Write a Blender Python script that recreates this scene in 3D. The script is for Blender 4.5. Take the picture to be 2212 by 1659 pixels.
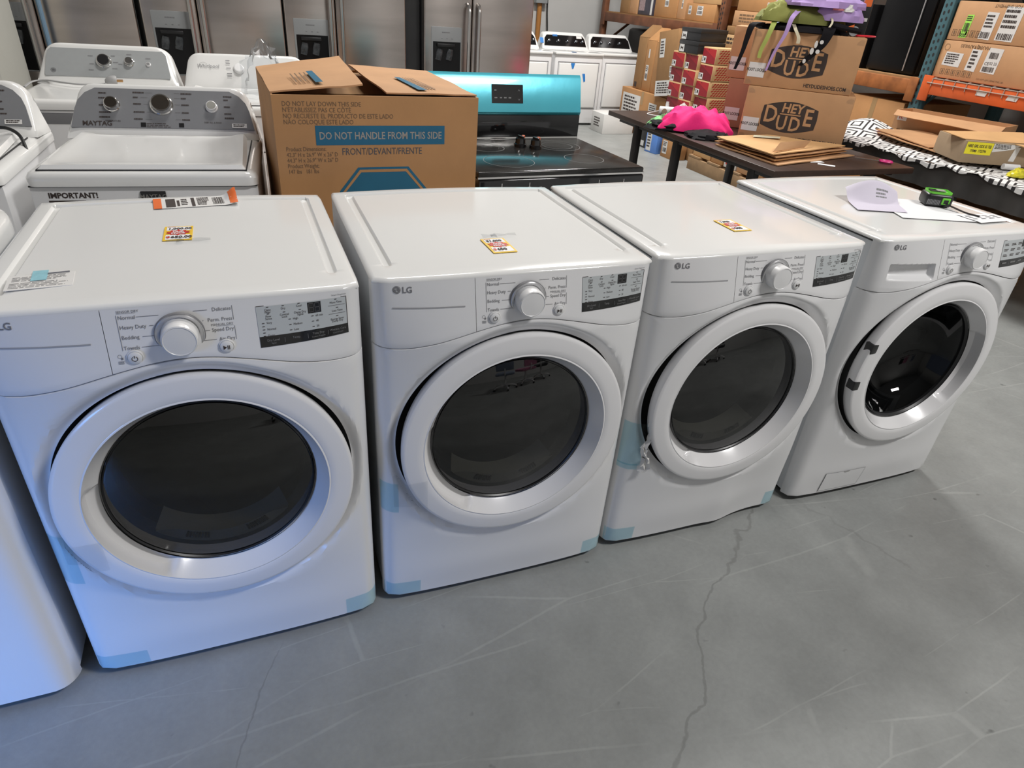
import bpy, bmesh, math, random
from mathutils import Vector, Matrix, Euler, noise
for o in list(bpy.data.objects): bpy.data.objects.remove(o, do_unlink=True)
scene = bpy.context.scene
COL = scene.collection
random.seed(7)
# ---------------------------------------------------------------- camera, world, lights, exposure
CAM = Vector((0.496, -1.265, 1.519)); CROT = Euler((1.028, -0.069, -0.364), 'XYZ'); FPX = 1412.0
cd = bpy.data.cameras.new('camera'); cam = bpy.data.objects.new('camera', cd); COL.objects.link(cam)
cam.location = CAM; cam.rotation_euler = CROT; cd.sensor_width = 36; cd.lens = FPX / 2212 * 36
cd.clip_start = 0.02; scene.camera = cam
vs = scene.view_settings
vs.view_transform = 'Standard'; vs.look = 'None'; vs.gamma = 1.0; vs.use_curve_mapping = False; vs.exposure = 0.0
wd = bpy.data.worlds.new('world'); scene.world = wd; wd.use_nodes = True
wd.node_tree.nodes['Background'].inputs[0].default_value = (0.60, 0.72, 1.0, 1)
wd.node_tree.nodes['Background'].inputs[1].default_value = 0.2

def area(name, loc, target, sx, sy, power, color):
    l = bpy.data.lights.new(name, 'AREA'); l.shape = 'RECTANGLE'; l.size = sx; l.size_y = sy
    l.energy = power; l.color = color
    o = bpy.data.objects.new(name, l); COL.objects.link(o); o.location = loc
    o.rotation_euler = (Vector(target) - Vector(loc)).to_track_quat('-Z', 'Y').to_euler()
    return o
# ceiling lamp rows of the warehouse and the daylight of the open roller door
area('ceiling_lamp_light', (4.2, 5.0, 4.9), (4.2, 5.0, 0), 1.3, 0.5, 312, (1.0, 0.975, 0.94))
area('ceiling_lamp_light', (1.6, 2.7, 4.9), (1.6, 2.7, 0), 1.3, 0.5, 108, (1.0, 0.97, 0.93))
area('ceiling_lamp_light', (3.7, -2.3, 4.9), (3.7, -2.3, 0), 1.3, 0.5, 205, (1.0, 0.98, 0.96))
dl = area("door_daylight", (-1.82, -1.65, 0.75), (-0.35, -0.05, 0.10), 0.9, 1.3, 5.2, (0.10, 0.34, 1.0))
dl.data.spread = math.radians(40)

# ---------------------------------------------------------------- pixel helper (frame 2212 x 1659): direction only, the plane gives the distance
RM = CROT.to_matrix()
def ray(px, py): return RM @ Vector(((px - 1106) / FPX, -(py - 829.5) / FPX, -1.0))
def atz(px, py, z): d = ray(px, py); return CAM + d * ((z - CAM.z) / d.z)
def aty(px, py, y): d = ray(px, py); return CAM + d * ((y - CAM.y) / d.y)
def atx(px, py, x): d = ray(px, py); return CAM + d * ((x - CAM.x) / d.x)

# ---------------------------------------------------------------- materials
MATS = {}
def nt(m): return m.node_tree.nodes, m.node_tree.links
def mat(name, col, rough=0.5, metal=0.0, var=0.0, vscale=8.0, bump=0.0, bscale=60.0, coat=0.0, spec=0.5, trans=0.0, alpha=1.0, stretch=None, emit=None, estr=0.0):
    if name in MATS: return MATS[name]
    m = bpy.data.materials.new(name); m.use_nodes = True; N, L = nt(m); b = N['Principled BSDF']
    c = (*col, 1.0)
    b.inputs['Base Color'].default_value = c; b.inputs['Roughness'].default_value = rough; b.inputs['Metallic'].default_value = metal
    b.inputs['Specular IOR Level'].default_value = spec
    b.inputs['Coat Weight'].default_value = coat; b.inputs['Coat Roughness'].default_value = 0.06
    b.inputs['Transmission Weight'].default_value = trans; b.inputs['Alpha'].default_value = alpha
    if emit: b.inputs['Emission Color'].default_value = (*emit, 1); b.inputs['Emission Strength'].default_value = estr
    if var or bump:
        tc = N.new('ShaderNodeTexCoord'); src = tc.outputs['Object']
        if stretch:
            mp = N.new('ShaderNodeMapping'); mp.inputs['Scale'].default_value = stretch; L.new(src, mp.inputs['Vector']); src = mp.outputs[0]
        if var:
            n = N.new('ShaderNodeTexNoise'); n.inputs['Scale'].default_value = vscale; n.inputs['Detail'].default_value = 5; L.new(src, n.inputs['Vector'])
            r = N.new('ShaderNodeMapRange'); r.inputs['From Min'].default_value = 0.25; r.inputs['From Max'].default_value = 0.75
            r.inputs['To Min'].default_value = 1 - var; r.inputs['To Max'].default_value = 1 + var; L.new(n.outputs['Fac'], r.inputs[0])
            mx = N.new('ShaderNodeVectorMath'); mx.operation = 'SCALE'; mx.inputs[0].default_value = col; L.new(r.outputs[0], mx.inputs['Scale'])
            L.new(mx.outputs[0], b.inputs['Base Color'])
        if bump:
            n2 = N.new('ShaderNodeTexNoise'); n2.inputs['Scale'].default_value = bscale; n2.inputs['Detail'].default_value = 3; L.new(src, n2.inputs['Vector'])
            bp = N.new('ShaderNodeBump'); bp.inputs['Strength'].default_value = bump; bp.inputs['Distance'].default_value = 0.01; L.new(n2.outputs['Fac'], bp.inputs['Height']); L.new(bp.outputs[0], b.inputs['Normal'])
    MATS[name] = m
    return m
def glassy(name, tint, rough=0.03, blend=1.5):
    m = bpy.data.materials.new(name); m.use_nodes = True; N, L = nt(m); N.remove(N['Principled BSDF'])
    t = N.new('ShaderNodeBsdfTransparent'); t.inputs[0].default_value = (*tint, 1)
    g = N.new('ShaderNodeBsdfGlossy'); g.inputs['Roughness'].default_value = rough
    lw = N.new('ShaderNodeLayerWeight'); lw.inputs['Blend'].default_value = 0.5
    pw = N.new('ShaderNodeMath'); pw.operation = 'POWER'; L.new(lw.outputs['Facing'], pw.inputs[0]); pw.inputs[1].default_value = 5.0
    r0 = ((blend - 1) / (blend + 1)) ** 2
    f = N.new('ShaderNodeMath'); f.operation = 'MULTIPLY_ADD'; L.new(pw.outputs[0], f.inputs[0]); f.inputs[1].default_value = 1 - r0; f.inputs[2].default_value = r0
    tc = N.new('ShaderNodeTexCoord'); n = N.new('ShaderNodeTexNoise'); n.inputs['Scale'].default_value = 3.0; L.new(tc.outputs['Object'], n.inputs['Vector'])
    mr = N.new('ShaderNodeMapRange'); mr.inputs['To Min'].default_value = rough * 0.6; mr.inputs['To Max'].default_value = rough * 1.5; L.new(n.outputs['Fac'], mr.inputs[0]); L.new(mr.outputs[0], g.inputs['Roughness'])
    mx = N.new('ShaderNodeMixShader'); L.new(f.outputs[0], mx.inputs[0]); L.new(t.outputs[0], mx.inputs[1]); L.new(g.outputs[0], mx.inputs[2])
    L.new(mx.outputs[0], N['Material Output'].inputs[0]); MATS[name] = m
    return m

M_white = mat('white_enamel', (0.80, 0.80, 0.785), 0.16, var=0.012, vscale=3, coat=0.3)
M_front = mat('white_painted_front', (0.76, 0.76, 0.765), 0.26, var=0.012, vscale=3, coat=0.15)
M_wplastic = mat('white_plastic', (0.78, 0.78, 0.78), 0.3, var=0.01)
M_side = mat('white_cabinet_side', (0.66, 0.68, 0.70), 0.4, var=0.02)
M_ring = mat('white_door_ring', (0.78, 0.775, 0.78), 0.2, var=0.01, coat=0.3)
M_print = mat('grey_print', (0.20, 0.20, 0.21), 0.6, var=0.05)
M_black = mat('black_plastic', (0.012, 0.012, 0.013), 0.35, var=0.2)
M_gloss = mat('black_gloss', (0.008, 0.008, 0.009), 0.08, var=0.2, coat=0.5)
M_dark = mat('dark_cavity', (0.02, 0.02, 0.021), 0.6, var=0.2)
M_drum = mat('dark_drum', (0.10, 0.10, 0.10), 0.35, 0.6, var=0.1)
M_lint = mat('lint_grille_grey', (0.34, 0.335, 0.30), 0.5, var=0.1)
M_silver = mat('silver_trim', (0.62, 0.62, 0.63), 0.25, 0.7, var=0.05)
M_chrome = mat('chrome', (0.75, 0.74, 0.72), 0.12, 1.0, var=0.05)
M_lcd = mat('grey_display', (0.50, 0.53, 0.54), 0.18, var=0.03)
M_tape = glassy('blue_tape', (0.77, 0.91, 0.95), 0.25, 1.3)
M_clear = glassy('clear_film', (0.93, 0.94, 0.95), 0.12, 1.45)
M_glass = glassy('dark_door_glass', (0.27, 0.27, 0.26), 0.02, 1.85)
M_glass2 = glassy('clear_door_glass', (0.30, 0.31, 0.32), 0.02, 1.5)
M_card = mat('cardboard', (0.47, 0.24, 0.095), 0.75, var=0.10, vscale=5, bump=0.06, bscale=40)
M_card2 = mat('cardboard_light', (0.53, 0.295, 0.145), 0.75, var=0.10, vscale=5, bump=0.06, bscale=40)
M_card3 = mat('cardboard_dull', (0.32, 0.175, 0.072), 0.8, var=0.12, vscale=5, bump=0.06, bscale=40)
M_kraft = mat('cardboard_pale', (0.64, 0.38, 0.17), 0.75, var=0.08, vscale=6, bump=0.05, bscale=40)
M_ink = mat('dark_box_ink', (0.045, 0.032, 0.028), 0.7, var=0.1)
M_inkb = mat('brown_box_ink', (0.19, 0.115, 0.062), 0.75, var=0.1)
M_blue = mat('blue_box_ink', (0.012, 0.125, 0.215), 0.6, var=0.08)
M_label = mat('white_label', (0.74, 0.73, 0.71), 0.5, var=0.03)
M_paper = mat('white_paper', (0.80, 0.80, 0.81), 0.6, var=0.02)
M_yellow = mat('yellow_print', (0.85, 0.55, 0.03), 0.5, var=0.04)
M_red = mat('red_print', (0.55, 0.03, 0.02), 0.5, var=0.06)
M_orange = mat('orange_print', (0.80, 0.16, 0.03), 0.5, var=0.06)
M_greypan = mat('grey_console_panel', (0.215, 0.22, 0.232), 0.42, var=0.02, vscale=40)
M_gepan = mat('pale_grey_console_panel', (0.33, 0.345, 0.35), 0.42, var=0.02, vscale=40)
M_wood = mat('dark_brown_tabletop', (0.048, 0.026, 0.019), 0.33, var=0.25, vscale=6, stretch=(8, 1, 8))
M_bmetal = mat('black_metal_leg', (0.018, 0.016, 0.016), 0.4, var=0.15)
M_teal = mat('teal_rack_paint', (0.065, 0.15, 0.175), 0.45, var=0.15, vscale=14)
M_orackp = mat('orange_rack_paint', (0.72, 0.13, 0.03), 0.42, var=0.10, vscale=10)
M_rust = mat('rusty_rack_paint', (0.36, 0.125, 0.035), 0.6, var=0.45, vscale=9)
M_brownrack = mat('brown_rack_paint', (0.17, 0.065, 0.03), 0.6, var=0.4, vscale=7)
M_wire = mat('pale_wire', (0.55, 0.50, 0.44), 0.4, 0.3, var=0.1)
M_redbox = mat('dark_red_box_paper', (0.30, 0.012, 0.022), 0.5, var=0.06)
M_redbox2 = mat('bright_red_box_paper', (0.46, 0.02, 0.025), 0.5, var=0.06)
M_tan = mat('tan_box_paper', (0.62, 0.40, 0.20), 0.65, var=0.06)
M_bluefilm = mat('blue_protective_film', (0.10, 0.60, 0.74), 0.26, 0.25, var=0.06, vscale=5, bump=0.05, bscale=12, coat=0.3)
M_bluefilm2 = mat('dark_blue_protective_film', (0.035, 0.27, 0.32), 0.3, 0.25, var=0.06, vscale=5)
M_steel = mat('stainless_steel', (0.52, 0.47, 0.44), 0.25, 0.95, var=0.16, vscale=3.2, stretch=(0.35, 1, 3.0))
M_steelh = mat('stainless_handle', (0.52, 0.51, 0.50), 0.25, 0.95, var=0.04)
M_dispan = mat('grey_dispenser_panel', (0.27, 0.28, 0.285), 0.4, var=0.03)
M_greyfr = mat('grey_white_freezer', (0.42, 0.42, 0.38), 0.45, var=0.02)
M_pink = mat('hot_pink_fabric', (0.90, 0.015, 0.20), 0.8, var=0.06, vscale=12, bump=0.12, bscale=50)
M_lav = mat('lavender_fabric', (0.50, 0.34, 0.68), 0.8, var=0.06, vscale=12, bump=0.15, bscale=40)
M_olive = mat('olive_fabric', (0.15, 0.16, 0.035), 0.8, var=0.12, vscale=10, bump=0.15, bscale=40)
M_bfab = mat('black_fabric', (0.010, 0.009, 0.011), 0.75, var=0.25, vscale=10, bump=0.12, bscale=40, spec=0.15)
M_lime = mat('lime_strap', (0.42, 0.50, 0.12), 0.7, var=0.05)
M_cream = mat('cream_strap', (0.72, 0.66, 0.48), 0.7, var=0.04)
M_green = mat('green_plastic', (0.16, 0.62, 0.05), 0.4, var=0.06)
M_lablue = mat('blue_pack', (0.12, 0.28, 0.72), 0.4, var=0.1)
M_rubber = mat('grey_cord', (0.36, 0.36, 0.36), 0.5, var=0.05)
M_concrete_wall = mat('painted_wall', (0.50, 0.50, 0.49), 0.85, var=0.04, vscale=2.5, bump=0.03, bscale=25)
M_ceil = mat('ceiling_grey', (0.30, 0.30, 0.30), 0.9, var=0.05)

def floor_material():
    m = bpy.data.materials.new('concrete_floor'); m.use_nodes = True; N, L = nt(m); b = N['Principled BSDF']
    tc = N.new('ShaderNodeTexCoord'); co = tc.outputs['Object']
    def nz(scale, detail=6, rough=0.55, vec=None, dist=0.0):
        n = N.new('ShaderNodeTexNoise'); n.inputs['Scale'].default_value = scale; n.inputs['Detail'].default_value = detail; n.inputs['Roughness'].default_value = rough; n.inputs['Distortion'].default_value = dist
        L.new(vec or co, n.inputs['Vector']); return n.outputs['Fac']
    def rng(s, a, b_, c, d):
        r = N.new('ShaderNodeMapRange'); r.inputs[1].default_value = a; r.inputs[2].default_value = b_; r.inputs[3].default_value = c; r.inputs[4].default_value = d; L.new(s, r.inputs[0]); return r.outputs[0]
    def mul(a, b_):
        x = N.new('ShaderNodeMath'); x.operation = 'MULTIPLY'; L.new(a, x.inputs[0]); L.new(b_, x.inputs[1]); return x.outputs[0]
    def mx(a, b_):
        x = N.new('ShaderNodeMath'); x.operation = 'MAXIMUM'; L.new(a, x.inputs[0]); L.new(b_, x.inputs[1]); return x.outputs[0]
    big = rng(nz(0.9, 7, 0.6), 0.3, 0.7, 0.86, 1.12)
    med = rng(nz(5.0, 6, 0.65), 0.3, 0.7, 0.89, 1.10)
    fine = rng(nz(70, 3), 0.3, 0.7, 0.96, 1.04)
    spots = rng(nz(22, 2, 0.4), 0.20, 0.27, 0.55, 1.0)
    v = mul(mul(mul(big, med), fine), spots)
    # cracks: distorted cell edges, broken up by a mask
    def cells(scale, rot, sx, sy, width, mscale, m0, m1, wob):
        mp = N.new('ShaderNodeMapping'); mp.inputs['Rotation'].default_value = (0, 0, rot); mp.inputs['Scale'].default_value = (sx, sy, 1); L.new(co, mp.inputs['Vector'])
        vec = mp.outputs[0]
        if wob:
            nn = N.new('ShaderNodeTexNoise'); nn.inputs['Scale'].default_value = 3.0; nn.inputs['Detail'].default_value = 6; L.new(co, nn.inputs['Vector'])
            sc = N.new('ShaderNodeVectorMath'); sc.operation = 'SCALE'; sc.inputs['Scale'].default_value = wob; L.new(nn.outputs['Color'], sc.inputs[0])
            ad = N.new('ShaderNodeVectorMath'); L.new(vec, ad.inputs[0]); L.new(sc.outputs[0], ad.inputs[1]); vec = ad.outputs[0]
        vo = N.new('ShaderNodeTexVoronoi'); vo.feature = 'DISTANCE_TO_EDGE'; vo.inputs['Scale'].default_value = scale; L.new(vec, vo.inputs['Vector'])
        line = rng(vo.outputs['Distance'], width * 0.4, width, 1.0, 0.0)
        return mul(line, rng(nz(mscale, 3), m0, m1, 0.0, 1.0))
    crack = cells(0.45, 0.4, 1, 1, 0.0014, 0.9, 0.48, 0.54, 0.16)
    scr1 = cells(1.1, 0.9, 0.35, 2.2, 0.0055, 1.6, 0.50, 0.58, 0.04)
    scr2 = cells(0.9, -0.5, 0.3, 1.8, 0.004, 1.3, 0.50, 0.58, 0.02)
    scr3 = cells(1.7, 2.2, 0.5, 2.0, 0.006, 2.2, 0.52, 0.6, 0.03)
    scr = mx(mx(scr1, scr2), scr3)
    ramp = N.new('ShaderNodeVectorMath'); ramp.operation = 'SCALE'; ramp.inputs[0].default_value = (0.275, 0.285, 0.277); L.new(v, ramp.inputs['Scale'])
    m1 = N.new('ShaderNodeMix'); m1.data_type = 'RGBA'; L.new(rng(scr, 0, 1, 0, 0.20), m1.inputs[0]); L.new(ramp.outputs[0], m1.inputs[6]); m1.inputs[7].default_value = (0.52, 0.53, 0.51, 1)
    m2 = N.new('ShaderNodeMix'); m2.data_type = 'RGBA'; L.new(rng(crack, 0, 1, 0, 0.30), m2.inputs[0]); L.new(m1.outputs[2], m2.inputs[6]); m2.inputs[7].default_value = (0.07, 0.068, 0.062, 1)
    L.new(m2.outputs[2], b.inputs['Base Color'])
    L.new(rng(nz(3, 5), 0.3, 0.7, 0.34, 0.55), b.inputs['Roughness'])
    bp = N.new('ShaderNodeBump'); bp.inputs['Strength'].default_value = 0.15; bp.inputs['Distance'].default_value = 0.01; L.new(nz(35, 4), bp.inputs['Height']); L.new(bp.outputs[0], b.inputs['Normal'])
    return m
# ---------------------------------------------------------------- helpers
def tag(o, label=None, cat=None, group=None, kind=None):
    if label: o['label'] = label
    if cat: o['category'] = cat
    if group: o['group'] = group
    if kind: o['kind'] = kind
    return o
def thing(name, label, cat, loc=(0, 0, 0), rz=0.0, group=None):
    o = bpy.data.objects.new(name, None); COL.objects.link(o); o.location = loc; o.rotation_euler = (0, 0, rz); o.empty_display_size = 0.05
    return tag(o, label, cat, group)
def obj(name, bm, m, parent=None, loc=None, rot=None, angle=35, recalc=True):
    me = bpy.data.meshes.new(name)
    if recalc: bmesh.ops.recalc_face_normals(bm, faces=bm.faces)
    bm.to_mesh(me); bm.free()
    for p in me.polygons: p.use_smooth = True
    me.set_sharp_from_angle(angle=math.radians(angle))
    for mm in (m if isinstance(m, (list, tuple)) else [m]): me.materials.append(mm)
    o = bpy.data.objects.new(name, me); COL.objects.link(o)
    if parent is not None: o.parent = parent
    if loc is not None: o.location = loc
    if rot is not None: o.rotation_euler = rot
    return o
def B(): return bmesh.new()
def box(bm, x0, y0, z0, x1, y1, z1, bev=0.0, seg=2, mi=0, M=None):
    vs_ = [bm.verts.new(p) for p in ((x0, y0, z0), (x1, y0, z0), (x1, y1, z0), (x0, y1, z0), (x0, y0, z1), (x1, y0, z1), (x1, y1, z1), (x0, y1, z1))]
    fs = [bm.faces.new([vs_[i] for i in f]) for f in ((3, 2, 1, 0), (4, 5, 6, 7), (0, 1, 5, 4), (1, 2, 6, 5), (2, 3, 7, 6), (3, 0, 4, 7))]
    for f in fs: f.material_index = mi
    if bev:
        es = list({e for f in fs for e in f.edges})
        r = bmesh.ops.bevel(bm, geom=es, offset=bev, segments=seg, affect='EDGES', profile=0.5)
        allv = set(v for f in r['faces'] for v in f.verts) | set(v for v in vs_ if v.is_valid)
    else: allv = set(vs_)
    if M is not None:
        for v in allv: v.co = M @ v.co
    return bm
def bobj(name, m, parent, x0, y0, z0, x1, y1, z1, bev=0.0, seg=2, **k):
    return obj(name, box(B(), x0, y0, z0, x1, y1, z1, bev, seg), m, parent, **k)
def grid(bm, us, vs__, fn, mi=0, closeu=False):
    rows = [[bm.verts.new(fn(u, v)) for u in us] for v in vs__]
    for j in range(len(rows) - 1):
        n = len(us)
        for i in range(n if closeu else n - 1):
            a, b, c, d = rows[j][i], rows[j][(i + 1) % n], rows[j + 1][(i + 1) % n], rows[j + 1][i]
            try: f = bm.faces.new((a, b, c, d)); f.material_index = mi
            except ValueError: pass
    return rows
def lin(a, b, n): return [a + (b - a) * i / (n - 1) for i in range(n)]
def lathe(bm, prof, n, fn, cap0=False, cap1=False, mi=0):
    """prof list of (r,h); fn(r*cos, r*sin, h) -> point"""
    rows = grid(bm, range(n), range(len(prof)), lambda i, j: fn(prof[j][0] * math.cos(2 * math.pi * i / n), prof[j][0] * math.sin(2 * math.pi * i / n), prof[j][1]), mi, True)
    if cap0: f = bm.faces.new(rows[0]); f.material_index = mi
    if cap1: f = bm.faces.new(rows[-1]); f.material_index = mi
    return rows
def fz(x0, y0, z0): return lambda a, b, h: (x0 + a, y0 + b, z0 + h)          # axis up
def fy(x0, y0, z0): return lambda a, b, h: (x0 + a, y0 + h, z0 + b)          # axis along y
def tube(bm, pts, r, n=8, mi=0, flat=1.0):
    pts = [Vector(p) for p in pts]; rows = []; up0 = None
    for i, p in enumerate(pts):
        t = (pts[min(i + 1, len(pts) - 1)] - pts[max(i - 1, 0)]).normalized()
        if up0 is None: up0 = Vector((0, 0, 1)) if abs(t.z) < 0.9 else Vector((1, 0, 0))
        s = t.cross(up0).normalized(); u = s.cross(t).normalized(); up0 = u
        rr = r[i] if isinstance(r, (list, tuple)) else r
        rows.append([bm.verts.new(p + s * rr * math.cos(2 * math.pi * k / n) + u * rr * flat * math.sin(2 * math.pi * k / n)) for k in range(n)])
    for j in range(len(rows) - 1):
        for k in range(n):
            f = bm.faces.new((rows[j][k], rows[j][(k + 1) % n], rows[j + 1][(k + 1) % n], rows[j + 1][k])); f.material_index = mi
    for rw in (rows[0], rows[-1]):
        f = bm.faces.new(rw); f.material_index = mi
    return bm
def smooth_pts(pts, k=6):
    """Catmull-Rom through pts"""
    P = [Vector(p) for p in pts]; out = []
    for i in range(len(P) - 1):
        a, b, c, d = P[max(i - 1, 0)], P[i], P[i + 1], P[min(i + 2, len(P) - 1)]
        for s in range(k):
            t = s / k
            out.append(0.5 * ((2 * b) + (c - a) * t + (2 * a - 5 * b + 4 * c - d) * t * t + (3 * b - a - 3 * c + d) * t ** 3))
    out.append(P[-1]); return out
_T = {}
def text2d(s, size, align='LEFT', squash=1.0, bold=0.0):
    key = (s, size, align, bold)
    if key not in _T:
        cu = bpy.data.curves.new('t', 'FONT'); cu.body = s; cu.size = size; cu.align_x = align; cu.resolution_u = 2; cu.fill_mode = 'FRONT'
        cu.offset = bold
        to = bpy.data.objects.new('t', cu); COL.objects.link(to)
        bpy.context.view_layer.update()
        dg = bpy.context.evaluated_depsgraph_get(); me = bpy.data.meshes.new_from_object(to.evaluated_get(dg))
        _T[key] = ([tuple(v.co) for v in me.vertices], [tuple(p.vertices) for p in me.polygons])
        bpy.data.objects.remove(to, do_unlink=True); bpy.data.curves.remove(cu); bpy.data.meshes.remove(me)
    return _T[key]
def text(bm, s, size, fn, align='LEFT', mi=0, sx=1.0, bold=0.0, shear=0.0):
    v, f = text2d(s, size, align, 1.0, bold)
    vv = [bm.verts.new(fn(p[0] * sx + p[1] * shear, p[1])) for p in v]
    for q in f:
        try: ff = bm.faces.new([vv[i] for i in q]); ff.material_index = mi
        except ValueError: pass
def frame(o, r, u, off=0.0008):
    """maps (a,b) in a plane to 3D, lifted along the outward normal (r x u)"""
    o, r, u = Vector(o), Vector(r).normalized(), Vector(u).normalized(); n = r.cross(u) * off
    return lambda a, b: o + r * a + u * b + n
def quad(bm, fn, a0, b0, a1, b1, mi=0):
    f = bm.faces.new([bm.verts.new(fn(a, b)) for a, b in ((a0, b0), (a1, b0), (a1, b1), (a0, b1))]); f.material_index = mi
def ngon(bm, fn, pts, mi=0):
    f = bm.faces.new([bm.verts.new(fn(a, b)) for a, b in pts]); f.material_index = mi
def ring2d(bm, fn, cx, cy, r0, r1, n=28, mi=0, a0=0.0, a1=2 * math.pi):
    full = abs(a1 - a0 - 2 * math.pi) < 1e-6; k = n if full else n + 1
    rows = [[bm.verts.new(fn(cx + r * math.cos(a0 + (a1 - a0) * i / n), cy + r * math.sin(a0 + (a1 - a0) * i / n))) for i in range(k)] for r in (r0, r1)]
    for i in range(n):
        f = bm.faces.new((rows[0][i], rows[0][(i + 1) % k], rows[1][(i + 1) % k], rows[1][i])); f.material_index = mi
def bars(bm, fn, a0, b0, a1, b1, n, mi=0, vertical=False, seed=0, fill=0.55):
    """unreadable small print: rows of word-like bars (or barcode when vertical)"""
    rnd = random.Random(seed)
    if vertical:
        x = a0
        while x < a1:
            w = (a1 - a0) / n * rnd.choice((0.4, 0.7, 1.1)); quad(bm, fn, x, b0, min(x + w, a1), b1, mi); x += w + (a1 - a0) / n * rnd.choice((0.4, 0.7))
    else:
        for i in range(n):
            y1 = b1 - (b1 - b0) * i / n; y0 = y1 - (b1 - b0) / n * fill; x = a0; e = a1 - (a1 - a0) * rnd.random() * 0.3
            while x < e:
                w = (a1 - a0) * rnd.uniform(0.05, 0.2); quad(bm, fn, x, y0, min(x + w, e), y1, mi); x += w + (a1 - a0) * 0.025
def copy_tree(o, parent=None):
    c = o.copy(); COL.objects.link(c); c.parent = parent
    for ch in [x for x in bpy.data.objects if x.parent is o]: copy_tree(ch, c)
    return c
def slab(name, m, pts, z0, z1, parent=None, loc=None, rz=0.0, bev=0.0):
    """prism over a 2D outline"""
    bm = B(); lo = [bm.verts.new((x, y, z0)) for x, y in pts]; hi = [bm.verts.new((x, y, z1)) for x, y in pts]
    bm.faces.new(lo[::-1]); bm.faces.new(hi)
    for i in range(len(pts)): bm.faces.new((lo[i], lo[(i + 1) % len(pts)], hi[(i + 1) % len(pts)], hi[i]))
    if bev: bmesh.ops.bevel(bm, geom=list(bm.edges), offset=bev, segments=2, affect='EDGES')
    return obj(name, bm, m, parent, loc, (0, 0, rz))
def sstep(a, b, x):
    t = min(1, max(0, (x - a) / (b - a))); return t * t * (3 - 2 * t)

# ---------------------------------------------------------------- the setting
RX0, RX1, RY0, RY1, RH = -1.9, 7.4, -5.0, 9.2, 5.2
def struct(name, m, *a, **k):
    o = bobj(name, m, None, *a, **k); o['kind'] = 'structure'; return o
struct('floor', floor_material(), RX0, RY0, -0.1, RX1, RY1, 0.0)
struct('wall_back', M_concrete_wall, RX0, 8.95, 0, RX1, RY1, RH)
struct('wall_right', M_concrete_wall, RX1 - 0.2, RY0, 0, RX1, 8.95, RH)
struct('wall_front', M_concrete_wall, RX0, RY0 - 0.2, 0, RX1, RY0, RH)
bm = B(); box(bm, RX0 - 0.15, -0.7, 0, RX0, RY1, RH); box(bm, RX0 - 0.15, RY0, 0, RX0, -3.2, RH); box(bm, RX0 - 0.15, -3.2, 2.6, RX0, -0.7, RH)
o = obj('wall_left', bm, M_concrete_wall); o['kind'] = 'structure'
struct('ceiling', M_ceil, RX0, RY0, RH, RX1, RY1, RH + 0.1)
# ---------------------------------------------------------------- front-load dryers and washer
DW, DD, DH = 0.686, 0.685, 0.983
DC = (0.343, 0.545)                                   # door centre (x, z)
def f_A(z):
    pts = ((0.0, 0.010), (0.14, 0.024), (0.40, 0.048), (0.84, 0.056), (0.985, 0.020))
    for (z0, a0), (z1, a1) in zip(pts, pts[1:]):
        if z <= z1: return a0 + (a1 - a0) * sstep(0, 1, (z - z0) / (z1 - z0)) if z1 < 0.9 else a0 + (a1 - a0) * max(0, (z - z0) / (z1 - z0))
    return pts[-1][1]
def front_y(x, z, dent=0):
    s = abs(x - DW / 2) / (DW / 2); y = -f_A(z) * (1 - min(1, s) ** 3)
    r = 0.034; d = min(x, DW - x)
    if d < r: y += r - math.sqrt(max(0, r * r - (r - max(0, d)) ** 2))
    if dent and z < 0.30:
        k = sstep(0.30, 0.06, z); a = (x - 0.42) / 0.05
        y += k * (0.016 * math.exp(-((x - 0.57) / 0.12) ** 2) - 0.007 * math.exp(-a * a))
    return y
SEAM = ((0, 0.825), (0.06, 0.824), (0.13, 0.838), (0.22, 0.862), (0.29, 0.876), (0.343, 0.880), (0.40, 0.876), (0.47, 0.862), (0.55, 0.842), (0.62, 0.828), (0.686, 0.825))
def seam(x):
    for (a, za), (b, zb) in zip(SEAM, SEAM[1:]):
        if x <= b: return za + (zb - za) * sstep(a, b, x) if False else za + (zb - za) * (x - a) / (b - a)
    return SEAM[-1][1]
def seam_s(x): return sum(seam(min(DW, max(0, x + k * 0.012))) for k in (-2, -1, 0, 1, 2)) / 5
def crown(x, y): return DH + 0.006 * (1 - ((x - DW / 2) / (DW / 2)) ** 2) - 0.003 * sstep(0.1, 0.68, y)
def on_front(dent, lift=0.0009): return lambda a, b: (a, front_y(a, b, dent) - lift, b)
def fpatch(name, m, parent, x0, x1, z0, z1, dent=0, lift=0.0006, nx=10, nz=4, wob=0.0, slope=0.0):
    bm = B(); grid(bm, lin(x0, x1, nx), lin(z0, z1, nz), lambda x, z: (x, front_y(x, z + slope * (x - x0), dent) - lift - wob * math.sin(x * 900 + z * 500), z + slope * (x - x0)))
    return obj(name, bm, m, parent, recalc=False)
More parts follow.
